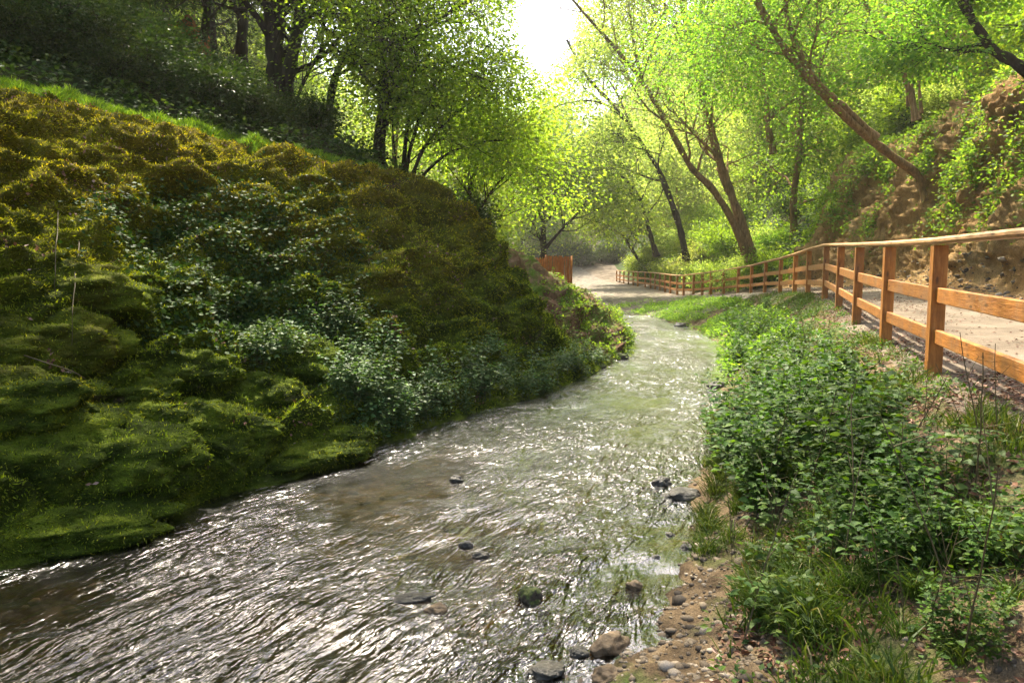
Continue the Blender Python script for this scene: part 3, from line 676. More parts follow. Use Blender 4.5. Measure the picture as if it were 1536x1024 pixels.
# ------------------------------------------------------------------ filler trees and bushes: prototypes, then copies
def proto_tree(seed, hgt, nleaf, L, W, lm, bm, llen, group, start=.25, lean=.1):
    t = Tree(seed); g = t.g
    path = [np.array([0, 0, -.4])]; d = np.array([g.normal() * lean, g.normal() * lean, 1.0])
    for k in range(5): path.append(path[-1] + d * hgt / 5); d = d + g.normal(size=3) * np.array([.12, .12, 0])
    q = t.trunk(path, hgt * .017, hgt * .005, 7)
    for k in range(13):
        f = start + (1 - start) * (k + g.random()) / 13; i = min(int(f * (len(q) - 1)), len(q) - 2)
        a = k * 2.4 + g.random(); o = np.array([math.cos(a), math.sin(a), .35 + f * .5])
        t.limb(q[i], o, llen * (1.2 - .65 * f) * g.uniform(.8, 1.2), hgt * .006 * (1.2 - f), 2, .08, .06, .3, 5)
    r = empty('broadleaf_tree', (0, 0, -300), 'x', 'tree', group)
    obj('trunk', t.wood.build('trunk', [bm]), r)
    v, qd = t.leaves(nleaf, L, W, L * 4.4, .5); obj('crown', mesh('crown', v, qd, smooth=False, mats=[lm]), r)
    return r
def proto_bush(seed, R, nleaf, L, W, lm, bm, group, name='bush'):
    t = Tree(seed); g = t.g
    for k in range(9):
        a = k * 2.4; o = np.array([math.cos(a) * .8, math.sin(a) * .8, .8 + g.random() * .5])
        t.limb(np.array([0, 0, -.15]), o, R * g.uniform(.8, 1.25), R * .025, 1, .1, .05, .35, 5)
    r = empty(name, (0, 0, -300), 'x', 'bush', group)
    obj('stem', t.wood.build('stem', [bm]), r)
    v, qd = t.leaves(nleaf, L, W, R * .17, .7); obj('foliage', mesh('foliage', v, qd, smooth=False, mats=[lm]), r)
    return r
def drop_proto(r):
    for c in list(r.children): bpy.data.objects.remove(c)
    bpy.data.objects.remove(r)
GL, GR, GF = 'trees filling the left slope', 'trees filling the right slope', 'distant trees closing the valley'
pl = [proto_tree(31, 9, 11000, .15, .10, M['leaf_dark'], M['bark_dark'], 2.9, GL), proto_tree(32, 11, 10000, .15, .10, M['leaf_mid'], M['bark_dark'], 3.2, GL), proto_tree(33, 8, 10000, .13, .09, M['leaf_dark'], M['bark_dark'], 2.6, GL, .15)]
pr = [proto_tree(41, 9, 9500, .16, .11, M['leaf_pale'], M['bark'], 3.0, GR, .15), proto_tree(42, 11, 10500, .17, .11, M['leaf_bright'], M['bark'], 3.2, GR, .2), proto_tree(43, 7, 10000, .14, .09, M['leaf_mid'], M['bark_dark'], 2.6, GR, .1)]
pf = [proto_tree(51, 12, 9000, .30, .2, M['leaf_pale'], M['bark_dark'], 3.9, GF, .12), proto_tree(52, 13, 9000, .32, .2, M['leaf_bright'], M['bark_dark'], 4.2, GF, .12)]
def px_of(p):
    d = p - CAM; z = d @ FWD
    return 768 + FPX * (d @ RGT) / z, 512 - FPX * (d @ UPV) / z, z
def skygap_ok(x, y, top):
    """keeps the bright opening of the sky over the stream clear"""
    if y < 3: return True
    a, b, d = px_of(np.array([x, y, top])); half = 4.4 / d * FPX
    return not (a + half > 755 and a - half < 865 and b < 125)
g = np.random.default_rng(77)
def scatter(protos, n, xy, smin, smax, label, hts, mind=2.0):
    done = []; tries = 0
    while len(done) < n and tries < n * 40:
        tries += 1
        x, y = xy(); s = g.uniform(smin, smax); k = g.integers(len(protos))
        if any((x - a) ** 2 + (y - b) ** 2 < mind ** 2 for a, b in done): continue
        z = ground(x, y)
        if not skygap_ok(x, y, z + hts[k] * s): continue
        a, b, d = px_of(np.array([x, y, z + hts[k] * s * .6]))
        if y > 3 and (a < -350 or a > 1900): continue
        dup(protos[k], (x, y, z), g.random() * 6.28, s, label[k]); done.append((x, y))
def xy_left():
    y = g.uniform(9, 85) ** 1.0; return Bat(y) - g.uniform(9 if y < 30 else 4, 27), y
scatter(pl, 44, xy_left, .8, 1.4, ['dark leafy tree deep in the shade of the left slope', 'unseen tall tree added on the left slope for shade', 'low dark tree filling the shade of the left slope'], (9, 11, 8))
def xy_right():
    y = g.uniform(14, 85); return Cat(y) + g.uniform(4.5 if y < 32 else 2.5, 24), y
scatter(pr, 48, xy_right, .8, 1.35, ['pale sunlit tree on the right slope', 'tall bright green tree on the right slope', 'small mid green tree on the right slope'], (9, 11, 7))
def xy_far():
    y = g.uniform(84, 140); return g.uniform(-.55, .5) * y, y
scatter(pf, 42, xy_far, .8, 1.4, ['hazy pale tree closing the end of the valley', 'hazy green tree closing the end of the valley'], (12, 13), 3)
def xy_mid():
    y = g.uniform(30, 80); L = Lat(y); return g.uniform(L - 16, L - 3), y
scatter(pl[1:2] + pr[:1], 22, xy_mid, .7, 1.1, ['unseen tall tree added on the left slope for shade', 'pale leafy tree beyond the mound on the left side of the valley'], (11, 9), 2.5)
for (x, y, s, k) in [(-12.5, 17, 1.1, 0), (-13.5, 10.5, 1.1, 2), (-15, 20, 1.2, 0), (-11, 20, 1.0, 2)]:
    dup(pl[k], (x, y, ground(x, y)), x * 5 + y, s, 'dark leafy tree deep in the shade of the left slope' if k == 0 else 'low dark tree filling the shade of the left slope')
for (x, y, s, k) in [(-4.5, 27, .75, 0), (-1.8, 31, .7, 1), (-7, 33, .9, 0), (-3.5, 37, .9, 1), (-6, 43, 1.0, 0), (-1.5, 24, .5, 2), (-.5, 40, .8, 0)]:
    dup(pr[k], (x, y, ground(x, y)), x * 5 + y, s, 'sunlit leafy tree beyond the mossy mound')
# unseen trees added at the left to shade the left bank
for (x, y, s) in [(-13, 9, 1.3), (-15, 13, 1.4)]:
    dup(pl[1], (x, y, ground(x, y)), x * 3.1, s, 'unseen tall tree added on the left slope for shade')
for r in pl + pr + pf: drop_proto(r)

GB = 'bushes on the right slope'
pb = [proto_bush(61, 1.3, 5200, .10, .07, M['leaf_bright'], M['bark_dark'], GB), proto_bush(62, 1.5, 5600, .11, .075, M['leaf_mid'], M['bark_dark'], GB), proto_bush(63, 1.2, 4800, .09, .06, M['leaf_dark'], M['bark_dark'], GB), proto_bush(64, 1.4, 5000, .11, .07, M['leaf_pale'], M['bark_dark'], GB)]
BL = ['bright green bush on the right slope', 'mid green bush on the right slope', 'dark green bush on the right slope', 'pale sunlit bush on the right slope']
def bushes(lst, protos=pb, labels=BL):
    for (px, py, d, s, k) in lst:
        p = U(px, py, d); z = ground(p[0], p[1])
        dup(protos[k], (p[0], p[1], min(z, p[2] + .4) if abs(z - p[2]) > .6 else z), g.random() * 6.28, s, labels[k])
n = 0
for _ in range(400):
    y = g.uniform(13, 75); dx = g.uniform(2.9, 9) if y < 32.5 else g.uniform(.9, 9)
    x = Cat(y) + dx; z = ground(x, y); a, b, d = px_of(np.array([x, y, z + .6]))
    if a > 1650: continue
    k = int(g.choice(4, p=[.35, .3, .15, .2])); dup(pb[k], (x, y, z), g.random() * 6.28, g.uniform(.7, 1.35), BL[k]); n += 1
    if n > 105: break
for (x, y, s, k) in [(11.9, 34, 1.0, 1), (11.7, 35, 1.1, 3), (11.5, 37.5, 1.0, 3), (11.4, 40, .9, 1), (11.3, 43, 1.0, 3), (11.2, 46, .9, 2), (11, 50, 1, 3), (11.2, 54, 1.1, 1), (11.6, 60, 1.2, 2), (12, 66, 1.2, 1), (12.3, 72, 1.2, 3)]:
    dup(pb[k], (x, y, ground(x, y)), x * 7 + y, s, BL[k])
for k in range(26):    # dark thicket behind the end of the path
    x = g.uniform(-8, 14); y = g.uniform(88, 96); dup(pb[2], (x, y, ground(x, y)), g.random() * 6.28, g.uniform(1.3, 2.2), 'dark bush in the thicket closing the path end')
for k in range(22):    # shrubs beyond the mound, left of the path
    y = g.uniform(19, 34); x = min(RGat(y) - g.uniform(.5, 5), U(700, 400, y)[0]); dup(pb[1 if k % 2 else 2], (x, y, ground(x, y)), g.random() * 6.28, g.uniform(.6, 1.0), 'green shrub in the shade beyond the mossy mound')
for k in range(40):    # leafy clumps on the dark forest slope
    y = g.uniform(7.5, 19); x = Bat(y) - g.uniform(1.8, 8); j = 2
    dup(pb[j], (x, y, ground(x, y) - .1), g.random() * 6.28, g.uniform(.35, .75), 'low leafy clump on the dark forest floor of the left slope')
for (x0, x1, y0, y1, n) in [(0, 240, 5, 90, 34), (120, 420, 60, 190, 30), (300, 560, 150, 240, 16)]:    # leafy clumps hiding the slope at the top left
    for _ in range(n):
        p = None; px, py = g.uniform(x0, x1), g.uniform(y0, y1)
        for d in np.arange(8, 45, .1):
            q_ = U(px, py, d)
            if q_[2] <= ground(q_[0], q_[1]): p = q_; break
        if p is None or p[0] > Bat(p[1]) - 1.5: continue
        dup(pb[2], (p[0], p[1], ground(p[0], p[1]) - .1), g.random() * 6.28, g.uniform(.4, .8), 'low leafy clump on the dark forest floor of the left slope')
for r in pb: drop_proto(r)

# ------------------------------------------------------------------ wooden fence
def box_between(a, b, wdt, hgt, upv=(0, 0, 1), bev=.006, nseg=1):
    """a squared timber from a to b (local frame along z), bevelled edges"""
    a = np.asarray(a, float); b = np.asarray(b, float); d = b - a; L = np.linalg.norm(d); t = d / L
    s = norm(np.cross(t, np.asarray(upv, float))); u = np.cross(s, t)
    w, h, c = wdt / 2, hgt / 2, bev
    prof = [(-w + c, -h), (w - c, -h), (w, -h + c), (w, h - c), (w - c, h), (-w + c, h), (-w, h - c), (-w, -h + c)]
    v, q, tr = [], [], []
    for k, z in enumerate((0, L)):
        for (x, y) in prof: v.append((x, y, z))
    for k in range(8): q.append((k, (k + 1) % 8, 8 + (k + 1) % 8, 8 + k))
    for k in range(1, 7): tr.append((0, k + 1, k)); tr.append((8, 8 + k, 8 + k + 1))
    from mathutils import Matrix
    R = Matrix(((s[0], u[0], t[0], a[0]), (s[1], u[1], t[1], a[1]), (s[2], u[2], t[2], a[2]), (0, 0, 0, 1)))
    return np.array(v, float), np.array(q), np.array(tr), R
fence = empty('wooden_fence', post_base[1], 'long orange stained post and rail fence winding along the gravel path', 'fence')
def timber(name, a, b, wdt, hgt, m, upv=(0, 0, 1), bev=.006):
    v, q, t, R = box_between(a, b, wdt, hgt, upv, bev)
    o = obj(name, mesh(name, v, q, t, smooth=False, mats=[m]), fence)
    from mathutils import Matrix
    o.matrix_parent_inverse = Matrix.Identity(4)
    o.matrix_local = Matrix.Translation(-Vector(post_base[1])) @ R
    return o
NP_ = len(POSTS)
for k in range(NP_):
    b = post_base[k].copy(); zt = post_top[k, 2] - .03
    i0, i1 = max(k - 1, 0), min(k + 1, NP_ - 1)
    tg = norm((post_base[i1] - post_base[i0]) * np.array([1, 1, 0]))
    tilt = rng.normal(size=2) * .012
    pw = .13 if k < 12 else .15
    timber('post', (b[0] + tilt[0], b[1] + tilt[1], b[2] - .45), (b[0], b[1], zt), pw, .115, M['wood'], upv=np.cross(tg, [0, 0, 1]))
for k in range(NP_ - 1):
    a, b = post_base[k].copy(), post_base[k + 1].copy()
    tg = norm((b - a) * np.array([1, 1, 0])); nrm_ = np.cross(tg, [0, 0, 1])      # towards the path
    a2, b2 = a + nrm_ * .0, b + nrm_ * .0
    timber('top_rail', a + [0, 0, PH + .012], b + [0, 0, PH + .012], .14, .055, M['wood_rail'], bev=.018)
    ia, ib = a + tg * .066, b - tg * .066
    timber('middle_rail', ia + [0, 0, .64], ib + [0, 0, .64], .045, .13, M['wood'])
    timber('lower_rail', ia + [0, 0, .28], ib + [0, 0, .28], .045, .12, M['wood'])

# orange reed fence beyond the mound
rf = empty('reed_fence', on(1.2, 28), 'short bright orange reed screen in two panels beyond the mossy mound', 'fence')
def reed_panel(pa, pb_, htt, n, seed):
    gg = np.random.default_rng(seed); mb = MB()
    for k in range(n):
        f = (k + gg.random() * .6) / n; p = pa * (1 - f) + pb_ * f
        z1 = htt * gg.uniform(.94, 1.05); dx = gg.normal() * .02
        mb.tube(np.array([[p[0], p[1], p[2] - .3], [p[0] + dx * .5, p[1] + gg.normal() * .012, p[2] + z1 * .5], [p[0] + dx, p[1] + gg.normal() * .02, p[2] + z1]]), .013, 4)
    return mb
A0, A1, A2 = U(772, 421, 28.5), U(818, 421, 27.6), U(856, 421, 28.6)
base0 = np.array(rf.location)
for (pa, pb_, hh, s) in ((A0, A1, .86, 1), (A1 + np.array([.03, 0, 0]), A2, .92, 2)):
    mb = reed_panel(pa - base0, pb_ - base0, hh, 62, s); obj('reed_panel', mb.build('reed_panel', [M['reed']]), rf)
    m2 = MB(); m2.tube(np.array([pa - base0 + [0, .03, hh * .85], pb_ - base0 + [0, .03, hh * .87]]), .016, 5); obj('cross_bar', m2.build('cross_bar', [M['wood']]), rf)
for p in (A1 + np.array([.015, .04, 0]), A2 + np.array([.03, 0, 0]), A0):
    m2 = MB(); m2.tube(np.array([p - base0 - [0, 0, .4], p - base0 + [0, 0, .97]]), .035, 7, True); obj('post', m2.build('post', [M['wood']]), rf)

# ------------------------------------------------------------------ rocks
def ico(sub=3):
    bm_ = __import__('bmesh').new(); __import__('bmesh').ops.create_icosphere(bm_, subdivisions=sub, radius=1.0)
    v = np.array([x.co[:] for x in bm_.verts]); f = np.array([[x.index for x in y.verts] for y in bm_.faces]); bm_.free(); return v, f
IV, IF = ico(4); IV5, IF5 = ico(6); IV1, IF1 = ico(1); IV2, IF2 = ico(2)
def rock_mesh(size, seed, amp=.35, lump=.0):
    v = (IV5 if lump else IV).copy(); s = seed * 7.7
    d = 1 + amp * fbm(v + s, .9, 4, .5) + lump * (1 - worley(v * 2.2 + s) * 1.2)
    v = v * d[:, None] * np.array(size)
    if lump: v = v * (1 + (1 - worley(v / .10 + .4 * fbm(v + s, .2, 2)[:, None])) * .035 / np.linalg.norm(v, axis=1))[:, None]
    return v
def rock(name, loc, size, seed, m, label, cat='rock', rz=0.0, amp=.35, lump=0.0, group=None):
    o = obj(name, mesh(name, rock_mesh(size, seed, amp, lump), tris=IF5 if lump else IF, mats=[m]), None, loc); o.rotation_euler = (0, 0, rz)
    return tag(o, label, cat, group)
SR = [(795, 896, .085, .09, .075, 'rock_moss', 'small round mossy rock standing alone in the middle of the near stream', 0.3),
      (951, 879, .06, .05, .04, 'rock_tan', 'small reddish stone in the shallows near the gravel bank', 0),
      (993, 726, .11, .08, .07, 'rock_wet', 'dark wet pointed rock beside the flat boulder at the right shore', .2),
      (1022, 744, .20, .13, .075, 'rock_wet', 'broad flat wet boulder at the right shore', .1),
      (915, 968, .16, .09, .07, 'rock_tan', 'long brown stone where the stream meets the gravel', .9),
      (820, 1006, .11, .08, .045, 'rock_wet', 'low brown stone at the lower edge of the stream', .1),
      (912, 1018, .10, .08, .06, 'rock_tan', 'brown stone at the foot of the gravel beach', .3),
      (868, 978, .06, .05, .03, 'rock_wet', 'small flat stone left of the long brown stone', 0),
      (684, 720, .08, .06, .05, 'rock_wet', 'dark stone parting the ripples in mid stream', 0),
      (700, 818, .06, .05, .035, 'rock_wet', 'small dark stone, left of a pair in mid stream', 0),
      (722, 833, .07, .05, .035, 'rock_wet', 'small dark stone, right of a pair in mid stream', .4),
      (655, 914, .07, .06, .035, 'rock_tan', 'ochre stone just breaking the water left of the round mossy rock', 0),
      (620, 897, .15, .07, .03, 'rock_wet', 'long submerged stone left of the ochre stone', .2),
      (984, 838, .04, .035, .03, 'rock_wet', 'tiny black stone in the shallows', 0),
      (1004, 803, .045, .04, .03, 'rock_wet', 'small black stone beside the overgrown shore', 0),
      (1030, 824, .07, .05, .045, 'rock_wet', 'dark stone at the edge of the pebbles', .5),
      (930, 538, .24, .18, .15, 'rock_moss', 'mossy boulder at the foot of the leaf strewn spur', 0),
      (900, 552, .16, .12, .09, 'rock_moss', 'low mossy stone left of the boulder under the spur', .4),
      (1022, 489, .34, .2, .13, 'rock_wet', 'dark rock near the far bend of the stream', 0),
      (1075, 580, .18, .14, .1, 'rock_wet', 'dark wet rock at the right shore below the far bank', 0)]
for k, (px, py, sx, sy, sz, m, lab, rz) in enumerate(SR):
    p = G(px, py, 0.0); rock('rock', (p[0], p[1], sz * .02), (sx * .78, sy * .78, sz * .85), k + 1, M[m], lab, 'rock', rz)
# moss cushions on the lower left bank
MC = [(60, 690, .62, .42, .34), (190, 700, .50, .36, .28), (90, 800, .60, .35, .17), (300, 650, .42, .34, .26), (440, 690, .55, .30, .17), (180, 600, .40, .30, .2), (60, 520, .55, .4, .3),
      (200, 640, .45, .3, .2), (450, 545, .36, .30, .26), (400, 600, .34, .28, .26), (330, 690, .25, .22, .3), (20, 610, .5, .35, .25), (260, 560, .45, .3, .2), (110, 440, .5, .35, .25), (500, 665, .4, .25, .13), (375, 655, .3, .25, .22)]
MCL = ['wide moss cushion at the left edge above the water', 'rounded moss cushion overhanging the dark undercut', 'low moss cushion lying in the water at the left edge', 'moss cushion above the undercut corner', 'long moss cushion sloping down to the water',
       'moss cushion below the hanging roots', 'large moss cushion at the left edge halfway up the bank', 'stacked moss cushion in the lower terraces', 'bright mossy knob at the end of the terraces', 'mossy block hanging under the bright knob',
       'mossy pillar standing in the undercut', 'moss cushion at the left edge under the curved root', 'moss roll in the middle of the terraces', 'moss ledge behind the hanging roots', 'thin moss tongue beside the leafy shelf', 'moss lump right of the mossy pillar']
def hit(px, py):
    """first point where the sight line through a pixel meets the bank"""
    for d in np.arange(2.5, 40, .05):
        p = U(px, py, d)
        if p[2] <= max(ground(p[0], p[1]), 0): return p
    return U(px, py, 10)
moss_pts = []
def tufts_on(v, f, n, seed):
    gg = np.random.default_rng(seed)
    a, b, c = v[f[:, 0]], v[f[:, 1]], v[f[:, 2]]; cr = np.cross(b - a, c - a); ar = np.linalg.norm(cr, axis=1); fn = norm(cr)
    k = gg.choice(len(f), n, p=ar / ar.sum()); u = gg.random((n, 1)); w = gg.random((n, 1)); fl_ = (u + w) > 1; u = np.where(fl_, 1 - u, u); w = np.where(fl_, 1 - w, w)
    return a[k] + (b - a)[k] * u + (c - a)[k] * w, fn[k]
for k, ((px, py, sx, sy, sz), lab) in enumerate(zip(MC, MCL)):
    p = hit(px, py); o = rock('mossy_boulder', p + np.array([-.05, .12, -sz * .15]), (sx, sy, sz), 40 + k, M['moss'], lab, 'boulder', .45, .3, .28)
    v = rock_mesh((sx, sy, sz), 40 + k, .3, .28)
    q, nn = tufts_on(v, IF5, int(13000 * (sx * sy + sx * sz)), k)
    gg = np.random.default_rng(k); m_ = len(q)
    a = nn + gg.normal(size=(m_, 3)) * .6 - np.array([0, 0, .15]); vv, qq = leaf_quads(q - nn * .004, a, norm(gg.normal(size=(m_, 3))), gg.uniform(.014, .045, m_), gg.uniform(.005, .011, m_))
    obj('moss', mesh('moss', vv, qq, smooth=False, mats=[M['moss_tuft']]), o)

p = U(262, 72, 17.5)
rock('earth_outcrop', (p[0], p[1] + .6, p[2] - .1), (.62, .5, .95), 90, earth_mat('rust_earth', (.10, .035, .008), (.28, .11, .025), (.45, .20, .05), 5, 40, None, .06), 'rust coloured earth outcrop in the dark at the top left', 'outcrop', .2, .4)
# ------------------------------------------------------------------ ground cover
def stuff(name, v, q, t, m, label, smooth=False):
    return tag(obj(name, mesh(name, v, q, t, smooth=smooth, mats=[m])), label, kind='stuff')
# moss fur on the bank
r0, r1 = row(3.2), row(14.9)
q, nn = grid_samples(300000, cut[3] + 40, cut[8] - 3, r0, r1, 1, lambda s: np.clip(1.0 / (np.maximum(s[..., 1], 4) ** 1.0), 0, 1))
gg = np.random.default_rng(2); m_ = len(q)
a = nn + gg.normal(size=(m_, 3)) * .6 - np.array([0, 0, .2]); sc_ = .6 + q[:, 1] * .055
v, qq = leaf_quads(q - nn * .005, a, norm(gg.normal(size=(m_, 3))), gg.uniform(.018, .055, m_) * sc_, gg.uniform(.006, .014, m_) * sc_)
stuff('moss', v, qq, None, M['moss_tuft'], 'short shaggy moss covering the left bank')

def spread_plants(p, nn, L, W, seed, m, name, label, lift=.05, big=False, stemmy=3):
    """little leaf rosettes at every point"""
    gg = np.random.default_rng(seed); k = len(p)
    P0 = np.repeat(p, stemmy, 0); N = np.repeat(nn, stemmy, 0); c = len(P0)
    o = gg.normal(size=(c, 3)) * L * .9; o[:, 2] *= .4
    lf = gg.random((c, 1)) * lift
    up = norm(N * .6 + np.array([0, 0, .7]) + gg.normal(size=(c, 3)) * .4)
    a = o + gg.normal(size=(c, 3)) * L * .3; sz = gg.uniform(.65, 1.3, c)
    if big: v, q, t = leaf_big(P0 + o + N * lf, a, up, L * sz, W * sz)
    else: (v, q), t = leaf_quads(P0 + o + N * lf, a, up, L * sz, W * sz), None
    return stuff(name, v, q, t, m, label)
# ivy across the middle of the face
def blob(cx_, cy_, rx, ry):
    return lambda s: None
def pxmask(fn):
    def f(s):
        d = s - CAM; z = np.maximum(d @ FWD, .1)
        return fn(768 + FPX * (d @ RGT) / z, 512 - FPX * (d @ UPV) / z) * (.25 + np.clip(fbm(s, .55, 4) + .35, 0, 1) ** 1.5)
    return f
ivy_line = lambda a, b: np.exp(-(((a - (330 + (b - 400) * .45)) / 125) ** 2)) * sstep(250, 320, b) * (1 - sstep(500, 545, b)) + .25 * np.exp(-((a - 480) / 60) ** 2 - ((b - 400) / 120) ** 2)
p, nn = grid_samples(5200, cut[3], cut[8] - 3, row(5), row(15), 5, pxmask(ivy_line))
spread_plants(p, nn, .05, .044, 6, M['leaf_ivy'], 'ivy', 'dark ivy creeping across the mossy face', .05)
# forest floor plants and the bright grass strip behind the ridge
p, nn = grid_samples(46000, cut[1], cut[3] + 22, row(6), row(34), 7, lambda s: (.2 + np.clip(fbm(s, 1.2, 3) + .4, 0, 1)) / np.maximum(s[..., 1], 6))
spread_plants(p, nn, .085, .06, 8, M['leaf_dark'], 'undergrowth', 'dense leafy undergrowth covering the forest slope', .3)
def blades(p, nn, H, Wd, seed, m, name, label, lean=.45):
    gg = np.random.default_rng(seed); k = len(p); hgt = H * gg.uniform(.5, 1.3, (k, 1))
    d = norm(nn * .3 + np.array([0, 0, 1.0]) + gg.normal(size=(k, 3)) * lean); s = norm(np.cross(d, gg.normal(size=(k, 3))))
    bend = norm(gg.normal(size=(k, 3)) * np.array([1, 1, .2])) * hgt * .35
    w = Wd * gg.uniform(.6, 1.3, (k, 1))
    mid = p + d * hgt * .55 + bend * .25; tip = p + d * hgt + bend - np.array([0, 0, .12]) * hgt
    v = np.stack([p - s * w * .5, p + s * w * .5, mid + s * w * .42, mid - s * w * .42, tip], 1).reshape(-1, 3)
    o = np.arange(k)[:, None] * 5
    return stuff(name, v, o + np.array([[0, 1, 2, 3]]), o + np.array([[3, 2, 4]]), m, label)
p, nn = grid_samples(60000, cut[3] + 2, cut[4] + 12, row(7), row(14), 9)
blades(p, nn, .12, .011, 10, M['grass_lit'], 'grass', 'strip of grass in sunlit colour along the top of the mossy bank')
# right bank
def bankmask(s):
    y = s[..., 1]; return np.clip(fbm(s, .9, 4) - .05, 0, 1) / np.maximum(y, 3)
p, nn = grid_samples(14000, cut[11] + 24, cut[13] + 3, row(1.6), row(26), 11, bankmask)
blades(p, nn, .16, .008, 12, M['grass'], 'grass', 'thin grass growing on the right bank', .6)
p, nn = grid_samples(9000, cut[11] + 26, cut[13] + 4, row(1.6), row(24), 13, lambda s: np.clip(fbm(s, .7, 4) - .1, 0, 1) * sstep(1.5, 5, s[..., 1]))
spread_plants(p, nn, .035, .024, 14, M['leaf_nettle'], 'ground_cover', 'small leafy weeds on the right bank', .06)
p, nn = grid_samples(14000, cut[11] + 24, cut[13] + 10, row(1.4), row(22), 15, lambda s: np.clip(fbm(s + 40, .8, 3) + .35, 0, 1) / np.maximum(s[..., 1], 3))
gg = np.random.default_rng(16); k = len(p)
v, qq = leaf_quads(p + nn * .012, gg.normal(size=(k, 3)) * np.array([1, 1, .25]), norm(nn + gg.normal(size=(k, 3)) * .3), gg.uniform(.025, .06, k), gg.uniform(.015, .035, k), .25)
stuff('leaf_litter', v, qq, None, M['dead'], 'dry fallen leaves on the right bank')
p, nn = grid_samples(4200, cut[4] + 10, cut[8] - 4, row(14.8), row(20), 17)
k = len(p)
v, qq = leaf_quads(p + nn * .02, gg.normal(size=(k, 3)) * np.array([1, 1, .4]), norm(nn + gg.normal(size=(k, 3)) * .3), gg.uniform(.03, .06, k), gg.uniform(.02, .035, k), .25)
stuff('leaf_litter', v, qq, None, M['dead'], 'dry reddish leaves strewn over the spur of the left bank')
p, nn = grid_samples(2500, cut[4], cut[8] - 6, row(4), row(14), 18, lambda s: np.clip(fbm(s + 9, .6, 3) - .15, 0, 1))
k = len(p); v, qq = leaf_quads(p + nn * .02, gg.normal(size=(k, 3)), norm(nn + gg.normal(size=(k, 3)) * .4), gg.uniform(.03, .06, k), gg.uniform(.02, .035, k), .25)
stuff('leaf_litter', v, qq, None, M['dead'], 'a few dry leaves caught in the moss')
p, nn = grid_samples(4200, cut[14], cut[16] + 6, row(4), row(40), 57, lambda s: .15 + np.clip(fbm(s, 1.5, 3), 0, 1))
k = len(p); v, qq = leaf_quads(p + nn * .01, gg.normal(size=(k, 3)) * np.array([1, 1, .2]), norm(nn + gg.normal(size=(k, 3)) * .2), gg.uniform(.03, .06, k), gg.uniform(.02, .035, k), .25)
stuff('leaf_litter', v, qq, None, M['dead'], 'dry leaves blown over the gravel path')
p, nn = grid_samples(2600, cut[4] - 10, cut[8] - 2, row(14.9), row(21), 61, lambda s: np.clip(fbm(s, .8, 3) + .05, 0, 1) + .5 * sstep(2.2, 2.8, s[..., 0]))
spread_plants(p, nn, .07, .045, 62, M['leaf_bright'], 'ground_cover', 'bright weeds and grass on the leaf strewn spur', .1)
# far bank greens
p, nn = grid_samples(11000, cut[11] + 2, cut[13] - 26, row(12), row(36), 19, lambda s: np.clip(fbm(s, 1.2, 3) + .15, 0, 1) * (1 - sstep(26, 40, s[..., 1]) * .8))
spread_plants(p, nn, .075, .045, 20, M['leaf_bright'], 'ground_cover', 'sunlit weeds on the far right bank', .12)
# climbing greens on the cliff
p, nn = grid_samples(22000, cut[16] + 15, cut[19], row(12), row(33), 21, lambda s: np.clip(fbm(s, 1.3, 4) + .05, 0, 1) * (.12 + sstep(2.2, 5.5, s[..., 2])))
spread_plants(p, nn, .10, .07, 22, M['leaf_bright'], 'creepers', 'bright creepers hanging over the rock face', .25)
p, nn = grid_samples(26000, cut[16], cut[19] + 10, row(31), row(70), 23, lambda s: np.clip(fbm(s, 2, 3) + .4, 0, 1))
spread_plants(p, nn, .17, .11, 24, M['leaf_mid'], 'undergrowth', 'leafy undergrowth covering the right hillside', .4)
# gravel
def pebbles(p, r, seed, name, label, m=None, smooth=True, flat=.65):
    gg = np.random.default_rng(seed); k = len(p); nv = len(IV1)
    dirs = IV1[None] * (1 + .22 * gg.normal(size=(k, nv, 1))); sc_ = r[:, None, None] * gg.uniform(.6, 1.25, (k, 1, 3)) * np.array([1, 1, flat])
    v = p[:, None] + dirs * sc_; t = (np.arange(k)[:, None, None] * nv + IF1[None]).reshape(-1, 3)
    return stuff(name, v.reshape(-1, 3), None, t, m or M['pebble'], label, smooth)
gg = np.random.default_rng(30)
p, nn = grid_samples(5200, cut[11] - 3, cut[11] + 42, row(1.3), row(9), 31, lambda s: 1 / np.maximum(s[..., 1], 2) ** 1.3)
pebbles(p, np.clip(gg.lognormal(-4.45, .5, len(p)), .005, .05), 32, 'pebbles', 'loose pebbles along the near right shore')
p, nn = grid_samples(3000, cut[11] + 20, cut[13] + 6, row(1.3), row(16), 33, lambda s: 1 / np.maximum(s[..., 1], 2))
pebbles(p, np.clip(gg.lognormal(-4.6, .45, len(p)), .005, .04), 34, 'pebbles', 'small stones scattered on the bank below the fence')
p, nn = grid_samples(1500, cut[8] + 4, cut[11], row(3), row(16), 35)
pebbles(p, np.clip(gg.lognormal(-3.7, .45, len(p)), .01, .07), 36, 'pebbles', 'stones lying on the stream bed')

p, nn = grid_samples(900, cut[15] - 4, cut[16] + 12, row(8), row(31), 58)
pebbles(p, np.clip(gg.lognormal(-3.3, .5, len(p)), .015, .14), 59, 'rubble', 'rubble fallen at the foot of the rock face')
p, nn = grid_samples(1500, cut[16], cut[18] + 8, row(9), row(32), 63, lambda s: np.clip(fbm(s, 1.4, 3) + .1, 0, 1))
pebbles(p - nn * .03, np.clip(gg.lognormal(-2.7, .5, len(p)), .03, .26), 64, 'rock_fragments', 'angular blocks of rock standing out of the ochre face', M['cliff'], False, 1.2)
